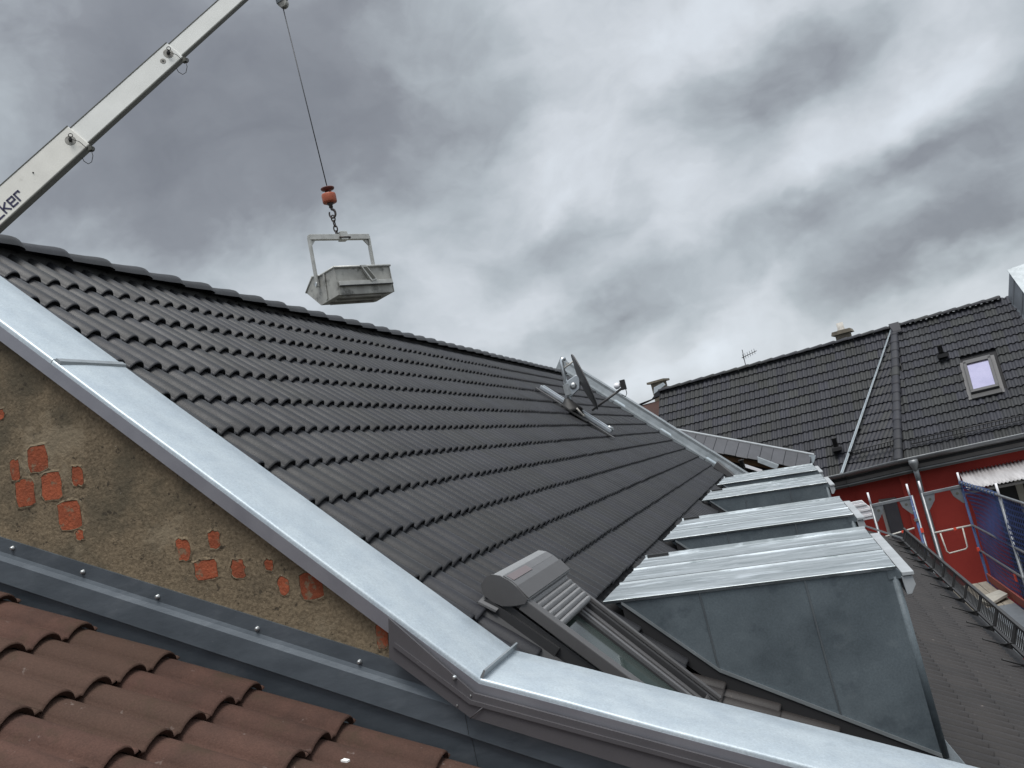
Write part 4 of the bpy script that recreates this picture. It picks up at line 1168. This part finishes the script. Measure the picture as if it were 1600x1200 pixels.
# skylight
def quad3(e0, e1, h0, h1, u0, t, name, m, par):
    pts = [P3(e0, h0, u0), P3(e1, h0, u0), P3(e1, h1, u0), P3(e0, h1, u0)]
    return MB().prism(pts, P3(0, 28, t) - P3(0, 28, 0)).build(name, m, par)
sl = quad3(-0.70, 0.16, 27.20, 28.42, -0.06, 0.03, 'skylight', 'window_grey', rh)
for e0, e1, h0, h1, m in ((-0.61, -0.53, 27.34, 28.30, 'window_rim'), (-0.01, 0.07, 27.34, 28.30, 'window_rim'), (-0.61, 0.07, 28.22, 28.34, 'window_rim'), (-0.61, 0.07, 27.30, 27.38, 'window_rim'), (-0.62, 0.10, 27.16, 27.29, 'window_dark')):
    bevel(quad3(e0, e1, h0, h1, -0.03, 0.13 if m != 'window_dark' else 0.06, 'frame', m, sl), 0.01)
quad3(-0.53, -0.01, 27.38, 28.22, 0.0, 0.06, 'pane', 'sky_glass', sl)
# vents
for p, dx in ((P3(-1.07, 28.78), 0.05), (P1(-4.25, 27.5), 0.05)):
    v = MB().lathe(p - V3(0, 0, 0.05), (0, 0, 1), [(0.07, 0), (0.065, 0.32), (0.085, 0.33), (0.085, 0.36)], 12).build('roof_vent', 'black', rh)
    MB().cbox(p + V3(0, -0.12, 0.0), 0.26, 0.30, 0.10).build('vent_base', 'under_black', v)
# snow fences
def fence(fn, e0, e1, h, name):
    mb = MB()
    n = int((e1 - e0) / 0.09)
    for i in range(n):
        e = e0 + (e1 - e0) * i / n
        mb.tube([fn(e, h, 0.02), fn(e + 0.03, h, 0.16)], 0.009, 4, cap=False)
    for u in (0.03, 0.165):
        mb.tube([fn(e0, h, u), fn(e1, h, u)], 0.016, 6)
    return mb.build(name, 'window_dark', rh)
fence(P3, -2.25, 1.0, 26.24, 'snow_guard')
def P2(e, h, up=0.0):
    w = (e + 4.0) / 1.5
    a, b = A_ + (Vv - A_) * 0.90, A_ + (Hp - A_) * 0.90
    return a + (b - a) * w + V3(0, -0.6, 0.8) * up
fence(P2, -3.98, -2.62, 0, 'snow_guard')
# eaves: gutter, fascia, wall
def sweep(prof, a, b, name, m, smooth=False):
    """prof: (towards viewer, up) offsets"""
    rows = [[p + NB_ * -x + V3(0, 0, z) for x, z in prof] for p in (a, b)]
    return MB().grid(rows, smooth).build(name, m, rh)
gp = [(-0.02, 0.0), (0.0, -0.06), (0.05, -0.10), (0.11, -0.09), (0.145, -0.03), (0.155, 0.005), (0.145, 0.012)]
for a, b in ((L1e, Vv), (Vv, Hp), (Hp, R3e)):
    sweep(gp, a, b, 'eaves_gutter', 'gutter', True)
    d = unit((b - a) * V3(1, 1, 0))
    n = V3(d[1], -d[0], 0)
    MB().box(a - n * 0.02 + V3(0, 0, -0.30), b - a, -n * 0.03, (0, 0, 0.22)).build('fascia_board', 'fascia', rh)
    MB().box(a - n * 0.05 + V3(0, 0, -0.40), b - a, -n * 0.35, (0, 0, 0.06)).build('soffit', 'fascia', rh)
    MB().box(a - n * 0.0 + V3(0, 0, -0.345), b - a, -n * 0.05, (0, 0, 0.03)).build('moulding', 'gutter', rh)
wl = MB()
for a, b in ((L1e, Vv), (Vv, Hp), (Hp, R3e)):
    d = unit((b - a) * V3(1, 1, 0))
    n = V3(d[1], -d[0], 0)
    wl.box(a - n * 0.30 + V3(0, 0, -0.38) - d * 0.12, (b - a) + d * 0.30, -n * 0.3, (0, 0, GZ + 1.74 + 0.38))
wl = wl.build('house_wall', 'red_wall', rh)
MB().box(Q(-9.66, 27.6, GZ), EB * 10.6, NB_ * 6.0, (0, 0, 11.0)).build('inner_block', 'under_black', rh)
# rainwater pipe
hop = Q(-2.28, 25.80, -1.68)
MB().lathe(hop + V3(0, 0, -0.02), (0, 0, -1), [(0.12, 0), (0.12, 0.10), (0.06, 0.24), (0.055, 0.3)], 12).build('rainwater_head', 'gutter', rh)
MB().tube([hop + V3(0, 0, -0.28), hop + V3(0.02, 0.12, -0.5), hop + V3(0.02, 0.22, -0.8), hop + V3(0.02, 0.22, -10)], 0.065, 10).build('downpipe', 'steel_deck', rh)
# tall opening in the red wall
op = Q(-3.34, 26.86, -3.55)
dd = unit((Hp - Vv) * V3(1, 1, 0))
dnn = V3(dd[1], -dd[0], 0)
dc0 = Vv + dd * 0.72 - dnn * 0.298
MB().box(V3(dc0[0], dc0[1], -4.9), dd * 0.46, dnn * 0.01, (0, 0, 2.25)).build('door', 'door_dark', rh)
bevel(MB().box(V3(*(dc0 - dd * 0.06)[:2], -4.9), dd * 0.075, dnn * 0.05, (0, 0, 2.26)).build('door_frame', 'door_frame', rh), 0.006)
MB().box(V3(*(dc0 - dd * 0.06)[:2], -2.66), dd * 0.54, dnn * 0.04, (0, 0, 0.06)).build('door_head', 'fascia', rh)
# corrugated awning on the right
def corr(e0, e1, h0, z0, h1, z1, n, name, m, amp=0.018):
    rows = []
    for i in range(3):
        t = i / 2
        rows.append([Q(e0 + (e1 - e0) * j / n + (0.13 * t if True else 0), h0 + (h1 - h0) * t, z0 + (z1 - z0) * t + amp * math.cos(math.pi * j)) for j in range(n + 1)])
    return MB().grid(rows, True)
aw = corr(-1.36, 1.0, 26.25, -2.27, 24.9, -2.60, 56, 'a', 'b').build('awning', 'awning_white', rh)
md = aw.modifiers.new('solid', 'SOLIDIFY')
md.thickness = 0.006
MB().box(Q(-1.30, 24.92, -2.70), EB * 2.3, NB_ * 0.05, (0, 0, 0.06)).build('awning_beam', 'fascia', aw)
MB().box(Q(-0.22, 26.10, -8), EB * 0.16, NB_ * 0.10, (0, 0, 5.4)).build('window_post', 'board_pale', rh)
MB().box(Q(-0.75, 26.15, -8), EB * 1.6, NB_ * 0.02, (0, 0, 5.35)).build('window_opening', 'black', rh)
# white ribbed sheet on the wall side
sh = thing('ribbed_sheet', 'white ribbed sheet with a slanted end in front of the red wall', 'sheet', tuple(Q(-3.8, 25.9, -3.0)))
for i in range(7):
    z = -2.98 + i * 0.075
    r_ = -3.40 - 0.0 - max(0, i - 0.5) * 0.055
    bevel(MB().box(Q(-4.6, 25.95 - 0.02 * (i % 2), z + (0.01)), EB * (r_ + 4.6), NB_ * 0.03, EB * -0.05 + V3(0, 0, 0.070)).build('rib', 'sheet_white', sh), 0.01)
# brick gable end on the left with its coping
MB().prism([Q(-9.66, RHh - 0.02, 1.62), Q(-9.66, 28.0, -0.9), Q(-9.66, 27.5, GZ), Q(-9.66, 33, GZ), Q(-9.66, 33, 1.6)], EB * -0.9).build('gable_wall', 'brick_dark', rh)
cp = [Q(-10.7, 30.2, 1.66), Q(-9.95, 30.2, 1.73), Q(-9.78, 30.2, 1.86), Q(-9.62, 30.2, 1.98), Q(-9.62, 30.2, 1.78), Q(-10.7, 30.2, 1.60)]
MB().prism(cp, NB_ * 0.4).build('gable_coping', 'tile_far', rh)
# chimneys
ch = MB().box(Q(-10.05, 30.8, 1.2), EB * 0.40, NB_ * 0.5, (0, 0, 1.06)).build('chimney', 'chimney_stone', rh)
MB().box(Q(-10.15, 30.7, 2.26), EB * 0.60, NB_ * 0.7, (0, 0, 0.07)).build('chimney_cap', 'chimney_stone', ch)
MB().prism([Q(-10.02, 30.75, 1.90), Q(-9.55, 30.75, 2.10), Q(-9.60, 30.75, 2.20), Q(-9.95, 30.75, 2.12)], NB_ * 0.05).build('chimney_flashing', 'alu', ch)
ch = MB().box(Q(-3.90, 30.8, 1.4), EB * 0.42, NB_ * 0.5, (0, 0, 0.79)).build('chimney', 'chimney_stone', rh)
MB().prism([Q(-4.0, 30.7, 2.18), Q(-3.38, 30.7, 2.18), Q(-3.42, 30.7, 2.29), Q(-3.96, 30.7, 2.29)], NB_ * 0.7).build('chimney_cap', 'chimney_stone', ch)
MB().lathe(Q(-3.70, 31.0, 2.28), (0, 0, 1), [(0.13, 0), (0.12, 0.05), (0.10, 0.08), (0.105, 0.26)], 14).build('chimney_pot', 'pot_white', ch)
# fire wall clad in standing-seam sheet on the right
def FB(t):
    return P3(0.926 + 0.183 * t, 30.23 - 0.99 * t, -0.05)
def FT(t):
    return Q(1.154 + 0.20 * t, 30.28 - 0.99 * t, 2.599 - 0.86 * t)
fw = MB().prism([FB(0), FB(4.6), FT(4.6), FT(0)], EB * 1.6).build('fire_wall', 'standing_seam', rh)
for i in range(9):
    t = 0.28 + i * 0.48
    a, b = FB(t), FT(t)
    MB().prism([a, FB(t + 0.03), FT(t + 0.03), b], EB * -0.03).build('seam', 'standing_seam', fw)
MB().prism([FT(-0.03) - EB * 0.04, FT(4.6) - EB * 0.04, FT(4.6) + EB * 1.6, FT(-0.03) + EB * 1.6 + V3(0, 0, 0.12)], (0, 0, 0.02)).build('coping_sheet', 'zinc_old', fw)
# aerial on the ridge
aer = thing('television_aerial', 'thin television aerial standing up behind the rear ridge', 'aerial', tuple(Q(-6.85, 31.0, 1.8)))
MB().tube([Q(-6.86, 31.0, 1.6), Q(-6.82, 31.0, 2.56)], 0.014, 6).build('mast', 'black', aer)
MB().tube([Q(-6.90, 31.0, 2.30), Q(-6.38, 31.0, 2.40)], 0.012, 6).build('boom', 'black', aer)
for i in range(6):
    e = -6.85 + i * 0.08
    MB().tube([Q(e, 31.0, 2.31 + 0.19 * (e + 6.9) + 0.09), Q(e, 31.0, 2.31 + 0.19 * (e + 6.9) - 0.09)], 0.007, 5).build('element', 'black', aer)

# ------------------------------------------------------------------ scaffold beside the eaves
scf = thing('scaffold', 'galvanised scaffold with blue-wrapped posts and timber deck beyond the snow guard', 'scaffold', (2.65, 17.0, GZ))
XI, XO = 2.30, 3.03
DZ = -3.98
def post(x, y, z1, m='galv_tube', r=0.026):
    o = MB().tube([(x, y, GZ), (x, y, z1)], r, 10).build('post', m, scf)
    MB().tube([(x, y, z1 - 0.02), (x, y, z1 + 0.24)], 0.019, 8).build('spigot', 'sheet_white', o)
    return o
def plate_t(x, y, z, s):
    bevel(MB().prism([(x, y, z), (x + s * 0.20, y, z), (x + s * 0.17, y, z - 0.13), (x + s * 0.03, y, z - 0.30), (x, y, z - 0.30)], (0, 0.012, 0)).build('gusset_plate', 'galv_tube', scf), 0.004)
    MB().lathe((x + s * 0.09, y - 0.002, z - 0.09), (0, -1, 0), [(0.028, 0), (0.028, 0.003)], 10).build('gusset_hole', 'boom_dark', scf)
FRZ = -2.02
for (xi, xo, yy) in ((1.31, 2.06, 20.30), (XI, XO, 20.37), (XI, XO, 16.95)):
    if yy > 20:
        post(xi, yy, FRZ)
    post(xo, yy, FRZ, 'blue_paint' if yy > 20 else 'galv_tube')
    if yy > 20:
        bevel(MB().box((xi, yy - 0.03, FRZ - 0.06), (xo - xi, 0, 0), (0, 0.05, 0), (0, 0, 0.06)).build('transom', 'galv_tube', scf), 0.006)
        plate_t(xi + 0.02, yy - 0.02, FRZ - 0.06, 1)
        plate_t(xo - 0.02, yy - 0.02, FRZ - 0.06, -1)
    if yy == 20.37:
        MB().tube([(xi, yy, -2.83), (xo, yy, -2.83)], 0.019, 8).build('end_rail', 'pot_white', scf)
        MB().tube([(xi + 0.12, yy - 0.02, -2.86), (xi + 0.14, yy - 0.02, -3.22), (xi + 0.18, yy - 0.02, -3.27), (xo - 0.24, yy - 0.02, -3.25), (xo - 0.20, yy - 0.02, -3.21), (xo - 0.19, yy - 0.02, -2.84)], 0.014, 8).build('end_hoop', 'pot_white', scf)
        MB().cbox((2.70, yy - 0.024, -2.83), 0.05, 0.016, 0.05).build('red_clip', 'red_clip', scf)
MB().tube([(1.40, 20.30, -2.70), (1.98, 20.30, -2.65)], 0.017, 8).build('end_rail', 'pot_white', scf)
MB().cbox((1.76, 20.276, -2.67), 0.07, 0.016, 0.045).build('red_clip', 'red_clip', scf)
MB().tube([(2.10, 20.32, FRZ), (2.13, 20.34, GZ)], 0.022, 8).build('brace', 'galv_tube', scf)
MB().cbox((2.10, 20.29, -2.72), 0.06, 0.02, 0.09).build('red_clip', 'red_clip', scf)
for z in (-2.5, -3.0, -3.6):
    MB().cbox((2.055, 20.30, z), 0.075, 0.075, 0.05).build('coupler', 'galv_tube', scf)
for z, r in ((-1.98, 0.022), (-2.83, 0.019), (-3.33, 0.019)):
    MB().tube([(XO, 20.4, z), (XO, 10.0, z)], r, 8).build('guard_rail', 'galv_tube', scf)
MB().cbox((3.0, 20.33, -3.30), 0.05, 0.05, 0.07).build('red_clip', 'red_clip', scf)
MB().cbox((3.02, 17.55, -3.42), 0.02, 0.10, 0.12).build('red_clip', 'red_clip', scf)
for i in range(4):
    x0 = XI + 0.02 + i * 0.17
    bevel(MB().box((x0, 18.1, DZ), (0.162, 0, 0), (0, 2.3, 0), (0, 0, 0.045)).build('deck_plank', 'plank', scf), 0.006)
for i in range(2):
    bevel(MB().box((XI + 0.02 + i * 0.34, 14.8, DZ - 0.002), (0.33, 0, 0), (0, 3.28, 0), (0, 0, 0.05)).build('steel_deck', 'steel_deck', scf), 0.006)
bevel(MB().box((XO - 0.012, 10.0, DZ + 0.05), (0.03, 0, 0), (0, 10.4, 0), (0, 0, 0.15)).build('toe_board', 'toe_red', scf), 0.004)
MB().tube([(XI, 20.4, DZ - 0.03), (XI, 10.0, DZ - 0.03)], 0.024, 8).build('ledger', 'galv_tube', scf)
# stray board on the deck
bo = bevel(MB().prism([(2.45, 18.7, DZ + 0.055), (2.95, 19.0, DZ + 0.08), (2.98, 18.45, DZ + 0.10), (2.62, 18.1, DZ + 0.06)], (0, 0, 0.05)).build('loose_board', 'board_pale'), 0.006)
bo['label'], bo['category'] = 'pale loose board lying on the scaffold deck', 'board'
# safety net: cords really woven as strips, in a slightly billowing sheet
net = MB()
nx, nz_ = 66, 34
def NP(i, j):
    y = 20.42 - i * 0.11
    z = -2.0 - j * 0.088
    return V3(XO + 0.05 + 0.05 * math.sin(y * 1.3 + z * 2.0) + 0.03 * math.sin(z * 5 + y * 0.7), y, z)
for i in range(nx + 1):
    for j in range(nz_):
        a, b = NP(i, j), NP(i, j + 1)
        net.poly([a - V3(0, .026, 0), a + V3(0, .026, 0), b + V3(0, .026, 0), b - V3(0, .026, 0)])
for j in range(nz_ + 1):
    for i in range(nx):
        a, b = NP(i, j), NP(i + 1, j)
        net.poly([a - V3(-.002, 0, .016), a + V3(.002, 0, .016), b + V3(.002, 0, .016), b - V3(-.002, 0, .016)])
no = net.build('safety_net', 'net_blue')
no['label'], no['category'] = 'blue mesh safety net hung along the outer scaffold posts', 'net'
for i in range(12):
    yy = 20.3 - i * 0.28
    MB().torus((XO, yy, -1.98), (1, 0, 0), (0, 0.3, 1), 0.034, 0.010, 10, 5).build('net_tie', 'blue_paint', no)
# pale flecks on the brown tiles
def fleck(x, y, lab):
    z = BO[2] - (x - BO[0]) * math.tan(TB)
    o = MB().prism([(x - .012, y - .008, z + .004), (x + .010, y - .010, z - .002), (x + .014, y + .006, z - .002), (x - .006, y + .009, z + .004)], (0, 0, 0.006)).build('paper_scrap', 'bird_white')
    o['label'], o['category'], o['group'] = lab, 'scrap', 'white scraps on the brown tiles'
fleck(-1.62, 2.92, 'larger white scrap lying on a brown tile nose')
fleck(-1.42, 3.03, 'smaller white scrap lying on the brown tiles nearer the flashing')
